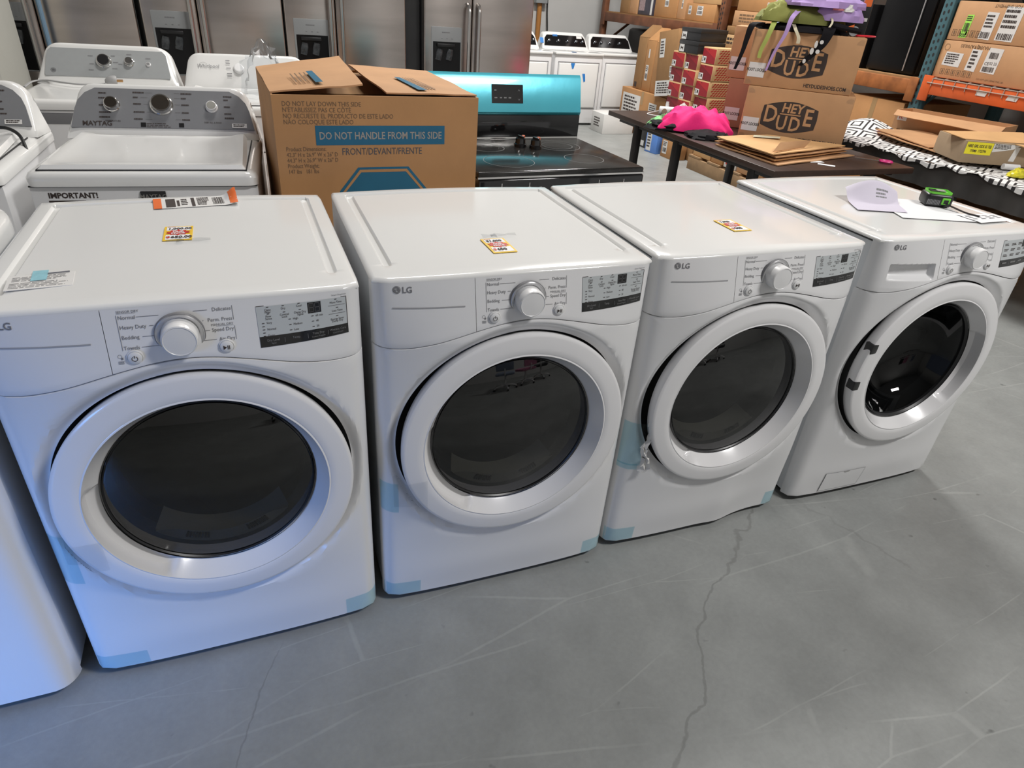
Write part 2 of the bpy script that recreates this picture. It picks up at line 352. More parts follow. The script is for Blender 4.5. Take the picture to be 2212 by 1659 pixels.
def lower_panel(dent, rin=0.3010):
    bm = B(); cx, cz = DC; zb = 0.022; g = 0.0012
    def reach(th):
        c, s = math.cos(th), math.sin(th); t = 9
        if c > 1e-9: t = min(t, (DW - cx) / c)
        if c < -1e-9: t = min(t, -cx / c)
        if s < -1e-9: t = min(t, (zb - cz) / s)
        if s > 1e-9:
            lo, hi = 0.25, t
            if cz + hi * s > seam_s(cx + hi * c) - g:
                for _ in range(30):
                    mid = (lo + hi) / 2
                    if cz + mid * s > seam_s(cx + mid * c) - g: hi = mid
                    else: lo = mid
                t = hi
        return t
    ths = [2 * math.pi * i / 144 for i in range(144)]
    for X, Zz in ((0, zb), (DW, zb), (0, seam_s(0) - g), (DW, seam_s(DW) - g)): ths.append(math.atan2(Zz - cz, X - cx) % (2 * math.pi))
    ths = sorted(set(ths))
    ts = [0, .03, .07, .12, .18, .26, .36, .46, .56, .66, .74, .80, .85, .89, .92, .945, .965, .98, .992, 1.0, 1.0]
    def fn(i, j):
        th = ths[i]; R = reach(th); r = rin + (R - rin) * ts[j]; x = cx + r * math.cos(th); z = cz + r * math.sin(th)
        x = min(DW, max(0, x)); y = front_y(x, z, dent)
        y += 0.024 * sstep(0.330, 0.301, r)
        if j == len(ts) - 1: y += 0.006
        elif j == len(ts) - 2: y += 0.0015
        return (x, y, z)
    grid(bm, range(len(ths)), range(len(ts)), fn, closeu=True)
    return bm
def control_panel(x0, x1, dent=0, grip=False):
    bm = B(); n = max(10, int((x1 - x0) / (0.0025 if grip else 0.012)))
    xs = lin(x0, x1, n)
    if x0 < 0.01: xs = [0, .002, .005, .009, .014, .020, .027] + [x for x in xs if x > 0.034]
    if x1 > DW - 0.01: xs = [x for x in xs if x < DW - 0.034] + [DW - k for k in (.027, .020, .014, .009, .005, .002, 0)]
    def fn(x, t):
        zb = seam_s(x) + 0.0012; zt = crown(x, 0) - 0.008
        if t < 0: return (x, front_y(x, zb, dent) + 0.006, zb)
        z = zb + (zt - zb) * t
        y = front_y(x, z, dent) + (0.0012 if t == 0 else 0)
        if grip: y += 0.019 * sstep(.046, .056, x) * sstep(.204, .196, x) * sstep(.912, .9085, z) * sstep(.862, .878, z)
        return (x, y, z)
    grid(bm, xs, [-1, 0, .03, .1, .25, .4, .55, .7, .82, .92, 1] if not grip else [-1, 0] + lin(.01, 1, 64), fn)
    return bm
def top_panel():
    """sheet-metal top with rounded rim and a pressed groove along the left, back and right"""
    bm = B(); yb = DD
    def axis(a, b, marks):
        s = set()
        for k in lin(a, b, 22): s.add(round(k, 4))
        for m_ in marks:
            for d in (-.012, -.009, -.006, -.003, 0, .003, .006, .009, .012): s.add(round(m_ + d, 4))
        return sorted(v for v in s if a <= v <= b)
    xs = axis(0.012, DW - 0.012, (0.048, DW - 0.048)); ys = axis(0.012, yb - 0.012, (yb - 0.048, 0.085))
    def gr(d): return 0.0065 * (1 - sstep(0.005, 0.0115, abs(d)))
    def z(x, y):
        e = sstep(0.072, 0.088, y)                      # groove ends before the front edge
        g = max(gr(x - 0.048) * e if y < yb - 0.044 else 0, gr(x - (DW - 0.048)) * e if y < yb - 0.044 else 0)
        if 0.042 < x < DW - 0.042: g = max(g, gr(y - (yb - 0.048)))
        return crown(x, y) - g
    def fr(x): return -0.001 - f_A(0.985) * (1 - (abs(x - DW / 2) / (DW / 2)) ** 3)
    rows = []
    def warp(x, y):                                     # stretch the front rows out to the bowed lip
        k = sstep(0.16, 0.012, y); d_ = min(x, DW - x); rr0 = 0.034; c_ = (rr0 - math.sqrt(max(0, rr0 * rr0 - (rr0 - min(d_, rr0)) ** 2))) if d_ < rr0 else 0
        return y + fr(x) * k + c_ * sstep(0.05, 0.012, y)
    nx, ny = len(xs), len(ys)
    P = [[bm.verts.new((x, warp(x, y), z(x, y))) for x in xs] for y in ys]
    for j in range(ny - 1):
        for i in range(nx - 1): bm.faces.new((P[j][i], P[j][i + 1], P[j + 1][i + 1], P[j + 1][i]))
    loop = [P[0][i] for i in range(nx)] + [P[j][nx - 1] for j in range(1, ny)] + [P[ny - 1][i] for i in range(nx - 2, -1, -1)] + [P[j][0] for j in range(ny - 2, 0, -1)]
    base = [v.co.copy() for v in loop]; prev = loop; n = len(loop)
    nrm = []
    for i, c in enumerate(base):
        t = (base[(i + 1) % n] - base[i - 1]); nn = Vector((t.y, -t.x, 0)).normalized(); nrm.append(nn)
    for out, dz in ((0.005, 0.0012), (0.009, 0.0042), (0.0110, 0.0065), (0.0116, 0.0092), (0.0108, 0.0115), (0.006, 0.0125)):
        cur = [bm.verts.new(base[i] + nrm[i] * out - Vector((0, 0, dz + (0.0 if dz < 0.03 else 0)))) for i in range(n)]
        for i in range(n): bm.faces.new((prev[i], prev[(i + 1) % n], cur[(i + 1) % n], cur[i]))
        prev = cur
    return bm
def door_ring(handle_a, half, mirror):
    """lathe with a scooped grip in one sector of its inner cone"""
    bm = B(); cx, cz = DC; y0 = -0.043; n = 160
    P0 = [(.284, .040), (.292, .030), (.2965, .010), (.2972, .002), (.2962, -.0022), (.2930, -.0046), (.2880, -.0058), (.262, -.0082), (.2475, -.0088), (.2450, -.0076), (.2440, -.0082), (.2415, -.0088), (.2395, -.005), (.231, .010), (.222, .025), (.214, .037), (.2115, .040)]
    P1 = [(.284, .040), (.292, .030), (.2965, .010), (.2972, .002), (.2962, -.0022), (.2930, -.0046), (.2880, -.0058), (.262, -.0082), (.2475, -.0088), (.2450, -.0076), (.2440, -.0082), (.2425, -.0085), (.2415, -.004), (.2425, .012), (.241, .028), (.230, .036), (.2115, .040)]
    def fn(i, j):
        th = 2 * math.pi * i / n
        d = abs((th - handle_a + math.pi) % (2 * math.pi) - math.pi); k = sstep(half, half - 0.09, d)
        r = P0[j][0] * (1 - k) + P1[j][0] * k; h = P0[j][1] * (1 - k) + P1[j][1] * k
        return (cx + r * math.cos(th), y0 + h, cz + r * math.sin(th))
    grid(bm, range(n), range(len(P0)), fn, closeu=True)
    return bm
def logo_mark(bm, fn, cx, cz, r):
    """round brand mark: disc with a profile line and a dot left open"""
    ring2d(bm, fn, cx, cz, r * 0.82, r, 32, 0)
    ring2d(bm, fn, cx, cz, 0.0002, r * 0.80, 32, 0)
def make_front_loader(kind, label, ox, oy, yaw, dent=0, group=None, num=0):
    wash = kind == 'washer'
    t = thing('front_load_washer' if wash else 'front_load_dryer', label, 'washing machine' if wash else 'dryer', (ox, oy, 0), yaw, group)
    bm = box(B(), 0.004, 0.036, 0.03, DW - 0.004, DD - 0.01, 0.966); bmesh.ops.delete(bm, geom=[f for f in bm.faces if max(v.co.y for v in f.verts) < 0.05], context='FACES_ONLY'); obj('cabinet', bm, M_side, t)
    obj('top_panel', top_panel(), M_white, t)
    obj('front_panel', lower_panel(dent), M_front, t, recalc=True)
    sx = 0.220
    dp = obj('drawer_panel' if wash else 'blank_panel', control_panel(0, sx - 0.0005, dent, wash), M_front, t)
    cp = obj('control_panel', control_panel(sx + 0.0005, DW, dent), M_front, t)
    F = on_front(dent)
    # feet and dark plinth
    bobj('plinth', M_dark, t, 0.02, 0.03, 0.012, DW - 0.02, DD - 0.03, 0.04)
    for fx, fy_ in ((0.06, 0.07), (DW - 0.06, 0.07), (0.06, DD - 0.08), (DW - 0.06, DD - 0.08)):
        bm = B(); lathe(bm, [(.021, 0), (.021, .010), (.008, .012), (.008, .04)], 14, fz(fx, fy_, 0), True, True); obj('foot', bm, M_black, t)
    # door
    d = obj('door', door_ring(math.radians(0 - 8) if wash else math.radians(204), 0.62 if wash else 0.66, False), M_ring, t)
    cx, cz = DC
    bm = B(); prof = [(.2135, -.008), (.20, -.0118), (.185, -.0156), (.165, -.0202), (.14, -.0250), (.11, -.0296), (.08, -.0329), (.05, -.0352), (.02, -.0364), (.004, -.0366)] if not wash else [(.2135, -.008), (.205, .004), (.19, .04), (.165, .085), (.12, .115), (.06, .128), (.004, .13)]
    lathe(bm, prof, 72, fy(cx, 0, cz), False, True); obj('door_glass', bm, M_glass2 if wash else M_glass, d)
    bm = B(); lathe(bm, [(.2145, -.014), (.2165, -.010), (.2165, .006), (.206, .006), (.206, -.006), (.2115, -.013)], 72, fy(cx, 0, cz)); obj('glass_trim', bm, M_black, d)
    bm = B(); lathe(bm, [(.325, .0), (.320, .035), (.225, .045), (.2, .06), (.2, .12)], 72, fy(cx, 0, cz)); obj('door_gasket', bm, M_dark, t)
    bm = B(); lathe(bm, [(.2, .12), (.255, .13), (.262, .20), (.262, .46), (.24, .48), (.05, .49), (.002, .49)], 60, fy(cx, 0, cz), False, True); obj('drum', bm, M_drum, t)
    if wash:
        for a in (0.6, 2.7, 4.8): obj('drum_paddle', box(B(), -0.03, 0.16, -0.255, 0.03, 0.42, -0.20, 0.012, 2, 0, Matrix.Translation((cx, 0, cz)) @ Matrix.Rotation(a, 4, 'Y')), M_drum, t)
        for zz in (0.645, 0.515):
            bm = B(); a = math.asin((zz - cz) / 0.2945); xx = cx - 0.2945 * math.cos(a)
            box(bm, xx - 0.004, -0.050, zz - 0.016, xx + 0.020, -0.020, zz + 0.016, 0.002); obj('hinge_slot', bm, M_black, d)
    else:
        # lint filter housing with slots at the foot of the opening, behind the glass
        bm = B(); lr = lambda a, j: (0.170 + .028 * abs(a / .8) ** 6, .200, .204, .180)[j]; grid(bm, lin(-0.80, 0.80, 33), [0, 1, 2, 3], lambda a, j: (cx + lr(a, j) * math.sin(a), (0.03, 0.03, 0.045, 0.1)[j], cz - lr(a, j) * math.cos(a)))
        lf = obj('lint_filter_housing', bm, M_lint, t)
        for a0 in (-0.34, 0.40):
            for k in range(8):
                a = a0 + (k - 3.5) * 0.036
                obj('slot', box(B(), -0.0022, 0.0275, -0.190, 0.0022, 0.0305, -0.174, 0, 1, 0, Matrix.Translation((cx, 0, cz)) @ Matrix.Rotation(-a, 4, 'Y')), M_dark, lf)
    # knob with grey dial ring
    kx, kz = 0.343, 0.926; ky = front_y(kx, kz)
    bm = B(); lathe(bm, [(.0425, .004), (.0425, -.0035), (.0405, -.005), (.039, -.005), (.0345, -.002), (.033, .0)], 48, fy(kx, ky, kz), False, True); dr = obj('dial_ring', bm, [M_silver], t)
    bm = B(); lathe(bm, [(.0435, .003), (.0437, -.002), (.0428, -.0040), (.0422, -.0030)], 48, fy(kx, ky, kz)); obj('dial_edge', bm, M_print, dr)
    bm = B(); lathe(bm, [(.0325, 0), (.0318, -.026), (.0305, -.031), (.0285, -.0325), (.0275, -.0315), (.012, -.0325), (.001, -.0328)], 44, fy(kx, ky, kz), False, True); obj('knob', bm, M_wplastic, t)
    # push buttons
    for nm, bx, bz in (('power_button', 0.262, 0.8915), ('start_button', 0.419, 0.8955)):
        by = front_y(bx, bz)
        bm = B(); lathe(bm, [(.0145, .002), (.0145, -.0018), (.0132, -.0028), (.0128, -.0018), (.0122, -.0018), (.0118, -.0052), (.0105, -.0062), (.004, -.0068), (.0005, -.0068)], 30, fy(bx, by, bz), False, True); bo = obj(nm, bm, M_wplastic, t)
        bm = B(); Fb = lambda a, b, bx=bx, bz=bz, by=by: (bx + a, by - 0.0075, bz + b)
        if nm == 'power_button':
            ring2d(bm, Fb, 0, 0, .0042, .0053, 20, 0, math.radians(120), math.radians(420)); quad(bm, Fb, -.0006, .001, .0006, .0066)
        else:
            ngon(bm, Fb, ((-.0058, -.0045), (.0005, 0), (-.0058, .0045))); quad(bm, Fb, .0016, -.0042, .0030, .0042); quad(bm, Fb, .0044, -.0042, .0058, .0042)
        obj('button_symbol', bm, M_ink, bo)
    # printed lettering around the dial
    bm = B(); TF = lambda x, z: (lambda a, b: F(x + a, z + b))
    left = (('Normal', .964), ('Heavy Duty', .9465), ('Bedding', .928), ('Towels' if not wash else 'Towels', .909))
    right = (('Delicates', .966), ('Perm. Press', .947), ('Speed Dry' if not wash else 'Spin Only', .928), ('Air Dry' if not wash else 'Tub Clean', .910))
    for k, (s, z) in enumerate(left):
        text(bm, s, .0098, TF(.2465, z - .003), sx=0.92); w = len(s) * .0046
        ex = kx - (.030, .041, .042, .036)[k]; quad(bm, F, .2485 + w, z - .0003, ex, z + .0005)
    obj('left_lettering', bm, M_print, cp, recalc=False); bm = B()
    for k, (s, z) in enumerate(right):
        w = len(s) * .0045; text(bm, s, .0098, TF(.4365, z - .003), 'RIGHT', sx=0.92)
        quad(bm, F, kx + (.028, .041, .042, .037)[k], z - .0003, .4355 - w, z + .0005)
    if not wash:
        bm3 = B(); text(bm3, 'SENSOR DRY', .0062, TF(.2455, .9725)); quad(bm3, F, .2455, .9713, .276, .9717); obj('sensor_lettering', bm3, M_print, cp, recalc=False)
        text(bm, 'MANUAL DRY', .0062, TF(.437, .9355), 'RIGHT'); quad(bm, F, .4065, .9343, .437, .9347)
    for x, z0, z1 in ((.4385, .944, .971), (.4385, .907, .933)): quad(bm, F, x - .0004, z0, x + .0004, z1)
    obj('right_lettering', bm, M_print, cp, recalc=False); bm = B(); quad(bm, F, .2441, .905, .2449, .969)
    ring2d(bm, F, .2375, .895, .0030, .0036, 16); quad(bm, F, .239, .889, .2425, .893); quad(bm, F, .2335, .8855, .2435, .8862); bars(bm, F, .2335, .880, .2435, .8845, 2, seed=3)
    obj('bracket_and_symbol', bm, M_print, cp, recalc=False)
    # brand mark and pressed line on the left panel
    bm = B(); ring2d(bm, F, .0505, .9615, .0072, .0084, 30); ring2d(bm, F, .0505, .9615, .00001, .0066, 30)
    text(bm, 'LG', .0185, TF(.0615, .955), bold=0.0004, sx=0.95); obj('brand_lettering', bm, M_print, dp, recalc=False)
    bm = B(); Fw = on_front(dent, 0.0013); quad(bm, Fw, .0488, .9575, .0498, .9655); quad(bm, Fw, .0488, .9575, .0530, .9583); ring2d(bm, Fw, .0472, .9635, .00001, .0009, 10)
    obj('brand_mark_lines', bm, M_label, dp, recalc=False)
    if wash:
        fpatch('grip_edge', M_silver, dp, .050, .200, .9112, .9128, dent, .0010, 16, 2)
        # filter flap
        bm = B(); F2 = on_front(0, 0.0010)
        grid(bm, lin(.125, .300, 9), lin(.035, .120, 5), lambda x, z: (x, front_y(x, z) - .0022, z)); grid(bm, lin(.1235, .3015, 9), lin(.0335, .1215, 5), lambda x, z: (x, front_y(x, z) - .0004, z))
        fl = obj('filter_flap', bm, M_front, t)
        bm = B(); ngon(bm, on_front(0, .003), [(.215 + .013 * math.cos(a), .1195 + .006 * math.sin(a)) for a in [math.pi + math.pi * i / 10 for i in range(11)]]); obj('finger_notch', bm, M_chrome, fl)
        for z_a, z_b in ((.1195, .1213), (.0336, .0350)): fpatch('flap_edge', M_silver, fl, .1235, .3015, z_a, z_b, 0, .0028, 14, 2)
        for x_a in (.1235, .3000): fpatch('flap_edge', M_print, fl, x_a, x_a + .0012, .0336, .1213, 0, .0028, 3, 8)
    else:
        fpatch('pressed_line', mat('grey_line', (0.36, 0.36, 0.37), 0.5, var=0.03), dp, .040, .196, .9195, .9222, dent, .0009, 20, 2)
    # display
    x0, x1, z0, z1 = .480, .654, .884, .963
    ds = fpatch('display', M_lcd, t, x0, x1, z0 + .021, z1, dent, .0010, 14, 4)
    fpatch('display_strip', M_gloss, ds, x0, x1, z0, z0 + .021, dent, .0010, 14, 2)
    bm = B(); quad(bm, F, x0, z1, x1, z1 + .0012); quad(bm, on_front(dent, .0014), x1 - .0012, z0 + .021, x1, z1); obj('display_edge', bm, M_ink, ds, recalc=False)
    fpatch('digit_window', M_gloss, ds, x0 + .096, x0 + .122, z1 - .024, z1 - .002, dent, .0014, 4, 2)
    F3 = on_front(dent, .0018); T3 = lambda x, z: (lambda a, b: F3(x0 + x + a, z0 + z + b))
    bm = B()
    for c in (.103, .1145):
        for (a0, b0, a1, b1) in ((-.004, .0085, .004, .0095), (-.004, 0, .004, .001), (-.004, -.0085, .004, -.0075), (-.0048, .001, -.0040, .0085), (.0040, .001, .0048, .0085), (-.0048, -.0075, -.0040, 0), (.0040, -.0075, .0048, 0)):
            quad(bm, F3, x0 + c + a0, z1 - .0132 + b0, x0 + c + a1, z1 - .0132 + b1)
    obj('digits', bm, mat('dim_digit_segments', (0.10, 0.10, 0.105), 0.4, var=0.05), ds, recalc=False)
    bm = B()
    def dot(x, z): quad(bm, F3, x0 + x - .0022, z0 + z, x0 + x + .0022, z0 + z + .0013)
    if not wash:
        for s, x, z in (('Clean', .021, .0700), ('Filter', .021, .0655), ('Flow', .021, .0575), ('Sense', .021, .0530), ('Dry', .050, .0700), ('Control', .051, .0580), ('Lock', .051, .0535), ('Cool', .080, .0715), ('Damp Dry', .081, .0590), ('Signal', .081, .0545),
                        ('More Time', .152, .0685), ('Less Time', .154, .0510), ('Energy Saver', .153, .0335), ('Damp Dry', .153, .0290)): text(bm, s, .0060, T3(x, z), 'CENTER', sx=.88)
        for x, z in ((.021, .0765), (.050, .0765), (.080, .0775), (.021, .0635), (.051, .0640), (.081, .0650), (.152, .0760), (.154, .0585), (.153, .0410)): dot(x, z)
        for k, s in enumerate(('Very', '', 'Normal', '', 'Damp')): text(bm, s, .0060, T3(.016, .0450 - k * .0062), sx=.88); dot(.010, .0462 - k * .0062)
        for k, s in enumerate(('High', 'Medium', 'Low')): text(bm, s, .0060, T3(.066, .0475 - k * .0108), sx=.88); dot(.060, .0487 - k * .0108)
        for k, s in enumerate(('60 min', '40', '20')): text(bm, s, .0060, T3(.110, .0475 - k * .0108), sx=.88); dot(.104, .0487 - k * .0108)
        for z in (.064, .0465): quad(bm, F3, x0 + .136, z0 + z, x1 - .004, z0 + z + .0005)
        bt = B()
        for s, x, z in (('Dry Level', .025, .0105), ('Temp.', .069, .0100), ('Time Dry', .112, .0110), ('Wrinkle Care', .152, .0110)): text(bt, s, .0068, T3(x, z), 'CENTER', sx=.88)
        for s, x in (('Signal', .025), ('Custom Program', .112), ('Control Lock', .152)): text(bt, s, .0044, T3(x, .0052), 'CENTER', sx=.88)
    else:
        bt = B()
        for k in range(5):
            for j in range(3): bars(bm, F3, x0 + .008 + k * .033, z0 + .030 + j * .016, x0 + .030 + k * .033, z0 + .038 + j * .016, 2, seed=k * 7 + j)
        for k in range(4): bars(bt, F3, x0 + .012 + k * .042, z0 + .006, x0 + .040 + k * .042, z0 + .014, 1, seed=k)
    for k in (.046, .091, .132): quad(bt, F3, x0 + k, z0 + .005, x0 + k + .0005, z0 + .015)
    obj('display_lettering', bm, M_ink, ds, recalc=False)
    obj('strip_lettering', bt, mat('grey_strip_print', (0.22, 0.22, 0.22), 0.5, var=0.05), ds, recalc=False)
    bm = B(); text(bm, 'Smart Diagnosis', .0045, TF(.654, .9675), 'RIGHT'); obj('small_lettering', bm, M_print, t, recalc=False)
    return t, F

DRY = ((0, 0, 0), (0.710, 0.017, -0.008), (1.416, 0.025, -0.005), (2.166, 0.032, -0.011))
d1, F1 = make_front_loader('dryer', 'white front-load dryer under the orange-ended shipping label, blank end beside plain white machine', *DRY[0], group=None)
d1['label'] = 'white front-load dryer with a shipping label and a yellow price tag on top'
d2, F2_ = make_front_loader('dryer', 'white front-load dryer with clear tape torn at the door edge and yellow 650 price tag', *DRY[1])
d3, F3_ = make_front_loader('dryer', 'white front-load dryer with a dented lower front and crumpled white film beside its door', *DRY[2], dent=1)
d4, F4_ = make_front_loader('washer', 'white front-load washer with detergent drawer handle and a tape measure lying on top', *DRY[3])
# blue tape left on the fronts
def tape(parent, x0, x1, z0, z1, dent=0, m=M_tape, name='blue_tape', **k): fpatch(name, m, parent, x0, x1, z0, z1, dent, 0.0012, 14, 4, **k)
tape(d1, 0.002, 0.120, 0.026, 0.075); tape(d1, 0.600, 0.684, 0.026, 0.085); tape(d1, 0.002, 0.050, 0.335, 0.475)
tape(d2, 0.002, 0.100, 0.026, 0.075); tape(d2, 0.610, 0.684, 0.026, 0.080); tape(d2, 0.002, 0.042, 0.345, 0.440)
tape(d3, 0.002, 0.095, 0.026, 0.080, 1); tape(d3, 0.625, 0.684, 0.026, 0.085, 1); tape(d3, 0.002, 0.056, 0.340, 0.490, 1); tape(d3, 0.002, 0.050, 0.325, 0.345, 1)
# clear tape across the door gap of the first dryers
def clear_tape(parent, z0, z1, x1):
    bm = B(); cx, cz = DC
    def fn(x, z):
        r = math.hypot(x - cx, z - cz); y = front_y(x, z) + 0.020 * sstep(0.326, 0.300, r)
        if r < 0.2985: y = -0.0525
        elif r < 0.312: y = front_y(x, z) + (-0.0525 - front_y(x, z)) * sstep(0.312, 0.2985, r)
        return (x, y - 0.0014 - 0.0006 * math.sin(z * 420) * math.sin(x * 300), z)
    grid(bm, lin(0.03, x1, 26), lin(z0, z1, 14), fn); obj('clear_tape', bm, M_clear, parent, recalc=False)
clear_tape(d1, 0.395, 0.475, 0.115); clear_tape(d2, 0.365, 0.465, 0.108)
def film_scrap(parent, dent):
    bm = B(); rows = []
    for i in range(16):
        t = i / 15; z = 0.325 + 0.175 * t; x = 0.056 + 0.010 * math.sin(t * 9) + 0.004 * math.sin(t * 31)
        w = 0.010 + 0.006 * abs(math.sin(t * 11)) + (0.010 if t < 0.15 or t > 0.85 else 0)
        rows.append([bm.verts.new((x + w * (k / 3 - 0.4), front_y(0.056, z) - 0.004 - 0.012 * math.sin(k * 1.3 + t * 7) ** 2 - 0.003 * k, z + 0.004 * math.sin(k * 2 + i * 2.1))) for k in range(4)])
    for a, b in zip(rows, rows[1:]):
        for k in range(3): bm.faces.new((a[k], a[k + 1], b[k + 1], b[k]))
    obj('crumpled_film', bm, M_label, parent)
film_scrap(d3, 1)
# plain white machine at the left end
t = thing('laundry_machine', 'plain white machine with a rounded top standing beside the shipping-label dryer', 'appliance', (-0.725, -0.030, 0), 0.0)
bm = B(); W_ = 0.690; rr = 0.19; yb = 0.76
def rrect(x0, y0, x1, y1, rf, rb, n=10):
    pts = []
    for cx, cy, r, a0 in ((x0 + rf, y0 + rf, rf, math.pi), (x1 - rf, y0 + rf, rf, 1.5 * math.pi), (x1 - rb, y1 - rb, rb, 0), (x0 + rb, y1 - rb, rb, 0.5 * math.pi)):
        for i in range(n + 1): a = a0 + 0.5 * math.pi * i / n; pts.append((cx + r * math.cos(a), cy + r * math.sin(a)))
    return pts
out = rrect(0, 0, W_, yb, 0.035, rr); rows = []
prev = None
for ins, z in ((0, 0.94), (0, 0.965), (0.004, 0.977), (0.012, 0.984), (0.025, 0.987)):
    cur = [bm.verts.new((x + (W_ / 2 - x) / (W_ / 2) * ins, y + (yb / 2 - y) / (yb / 2) * ins, z)) for x, y in out]
    if prev:
        for i in range(len(cur)): bm.faces.new((prev[i], prev[(i + 1) % len(cur)], cur[(i + 1) % len(cur)], cur[i]))
    prev = cur
bm.faces.new(prev); obj('top_panel', bm, M_white, t)
slab('cabinet', M_side, rrect(0.003, 0.05, W_ - 0.003, yb - 0.01, 0.004, 0.18), 0.03, 0.945, t)
bm = B(); grid(bm, [0, .002, .006, .012, .020, .030, .045] + lin(.06, W_ - .06, 12) + [W_ - k for k in (.045, .030, .020, .012, .006, .002, 0)], [0.022, 0.026, 0.1, 0.4, 0.7, 0.9, 0.94],
    lambda x, z: (x, (lambda d: (0.05 - math.sqrt(max(0, .05 ** 2 - (.05 - min(d, .05)) ** 2))))(min(x, W_ - x)) + (0.006 if z < .025 else 0), z)); obj('front_panel', bm, M_front, t)
bobj('plinth', M_dark, t, 0.03, 0.05, 0.0, W_ - 0.03, yb - 0.1, 0.04)
# ---------------------------------------------------------------- top-load machines behind the row
def top_loader(name, label, cat, loc, yaw, w=0.69, d=0.70, deck=0.905, top=1.09, panel=M_greypan, style='m', group=None):
    """local frame: x 0..w, y 0 (front) .. d, z up; console leans back on the rear of the deck"""
    t = thing(name, label, cat, loc, yaw, group)
    bobj('cabinet', M_front, t, 0.004, 0.01, 0.02, w - 0.004, d, deck - 0.022, 0.006)
    for fx in (0.05, w - 0.05):
        for fy_ in (0.06, d - 0.06): bm = B(); lathe(bm, [(.02, 0), (.02, .02)], 10, fz(fx, fy_, 0), True, True); obj('foot', bm, M_black, t)
    # deck: rounded sheet with a sunken rim for the lid
    bm = B(); prev = None
    o4 = [(0.0 + ins, -0.004 + ins, w - ins, d - ins * 0.2, z) for ins, z in ((0, deck - .020), (0, deck + .004), (.006, deck + .016), (.018, deck + .023), (.034, deck + .024))]
    for x0, y0, x1, y1, z in o4:
        r = 0.035; pts = []
        for cx, cy, a0 in ((x0 + r, y0 + r, math.pi), (x1 - r, y0 + r, 1.5 * math.pi), (x1 - .008, y1 - .008, 0), (x0 + .008, y1 - .008, .5 * math.pi)):
            rr_ = r if cy < d / 2 else .008
            for i in range(7): a = a0 + .5 * math.pi * i / 6; pts.append((cx + rr_ * math.cos(a), cy + rr_ * math.sin(a), z))
        cur = [bm.verts.new(p) for p in pts]
        if prev:
            for i in range(len(cur)): bm.faces.new((prev[i], prev[(i + 1) % len(cur)], cur[(i + 1) % len(cur)], cur[i]))
        prev = cur
    bm.faces.new(prev); obj('top_deck', bm, M_white, t)
    # seam shadow under the deck
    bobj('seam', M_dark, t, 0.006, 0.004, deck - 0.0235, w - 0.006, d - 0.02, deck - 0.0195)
    yc = d * 0.74                                      # console foot
    if style in ('m', 'w'):
        # lid: dished panel with raised rounded front edge
        bm = B(); us = [0, .008, .02, .035, .06] + lin(.1, .9, 12) + [.94, .965, .98, .992, 1]; vs2 = [0, .012, .03, .06, .1, .2, .4, .6, .8, .92, .97, 1]
        lx0, lx1, ly0, ly1 = 0.034, w - 0.034, 0.022, yc - 0.015
        def fn(u, v):
            e = min(sstep(0, .022, u), sstep(0, .022, 1 - u), sstep(0, .03, v), 1)
            dish = sstep(.02, .13, u) * sstep(.02, .13, 1 - u) * sstep(.03, .18, v)
            ins = 0.018 * v
            return (lx0 + ins + (lx1 - lx0 - 2 * ins) * u, ly0 + (ly1 - ly0) * v, deck + 0.024 + 0.015 * e - 0.011 * dish + 0.012 * v)
        grid(bm, us, vs2, fn); lid = obj('lid', bm, M_white, t)
        bm = B()
        for (x0, y0, x1, y1) in ((lx0, ly0 - .002, lx1, ly0 + .004), (lx0, ly0, lx0 + .004, ly1), (lx1 - .004, ly0, lx1, ly1)): box(bm, x0, y0, deck + .020, x1, y1, deck + .0275)
        obj('lid_gap', bm, M_dark, lid)
    # console body: side profile swept across with round shoulders
    H = top - deck; yt = d * 0.93
    prof = [(yc, 0.012), (yc + .012, .032), (yt - .006, H - .012), (yt - .001, H - .004), (yt + .008, H), (d - .010, H - .004), (d, H - .03), (d, 0.0)]
    bm = B(); us = [0, .004, .012, .028, .05, .08, .11] + lin(.15, .85, 9) + [.89, .92, .95, .972, .988, .996, 1]
    def sh(u):                                         # shoulder drop towards both ends
        e = min(u, 1 - u); rr_ = 0.11 if style != 'g' else 0.14
        return 1.0 if e >= rr_ else 0.62 + 0.38 * math.sqrt(max(0, 1 - (1 - e / rr_) ** 2))
    def cf(u, j):
        y, z = prof[j]; k = sh(u); top_ = z / H
        kk = 1 - (1 - k) * sstep(.25, 1, top_)
        yy = y + (0.03 * (1 - k) if 0 < j < 6 else 0)
        taper = 0.030 * top_
        x = 0.004 + taper + (w - 0.008 - 2 * taper) * u
        return (x, yy, deck + 0.012 + z * kk)
    rows = grid(bm, us, range(len(prof)), cf)
    for i in (0, len(us) - 1):
        try: bm.faces.new([r_[i] for r_ in rows])
        except ValueError: pass
    con = obj('console', bm, M_white, t)
    # face frame of the console
    a = Vector((0, yc + .012, deck + .012 + .032)); b = Vector((0, yt - .006, deck + .012 + H - .012)); up = (b - a).normalized(); L_ = (b - a).length
    FR = lambda off: (lambda p, q: Vector((p, a.y, a.z)) + up * q + Vector((0, -up.z, up.y)) * off)
    fh = FR(0.0035)
    def tap(q): return 0.030 * ((a.z + up.z * q - deck) / H)
    q0, q1 = (L_ * .10, L_ * .985) if style != 'g' else (L_ * .10, L_ * .93); m_ = 0.045 if style == 'g' else 0.022
    pts = [(m_, q0), (w - m_, q0), (w - m_ - .014, q1 - .085), (w - m_ - .026, q1 - .050), (w - m_ - .050, q1 - .020), (w - m_ - .085, q1), (m_ + .085, q1), (m_ + .050, q1 - .020), (m_ + .026, q1 - .050), (m_ + .014, q1 - .085)]
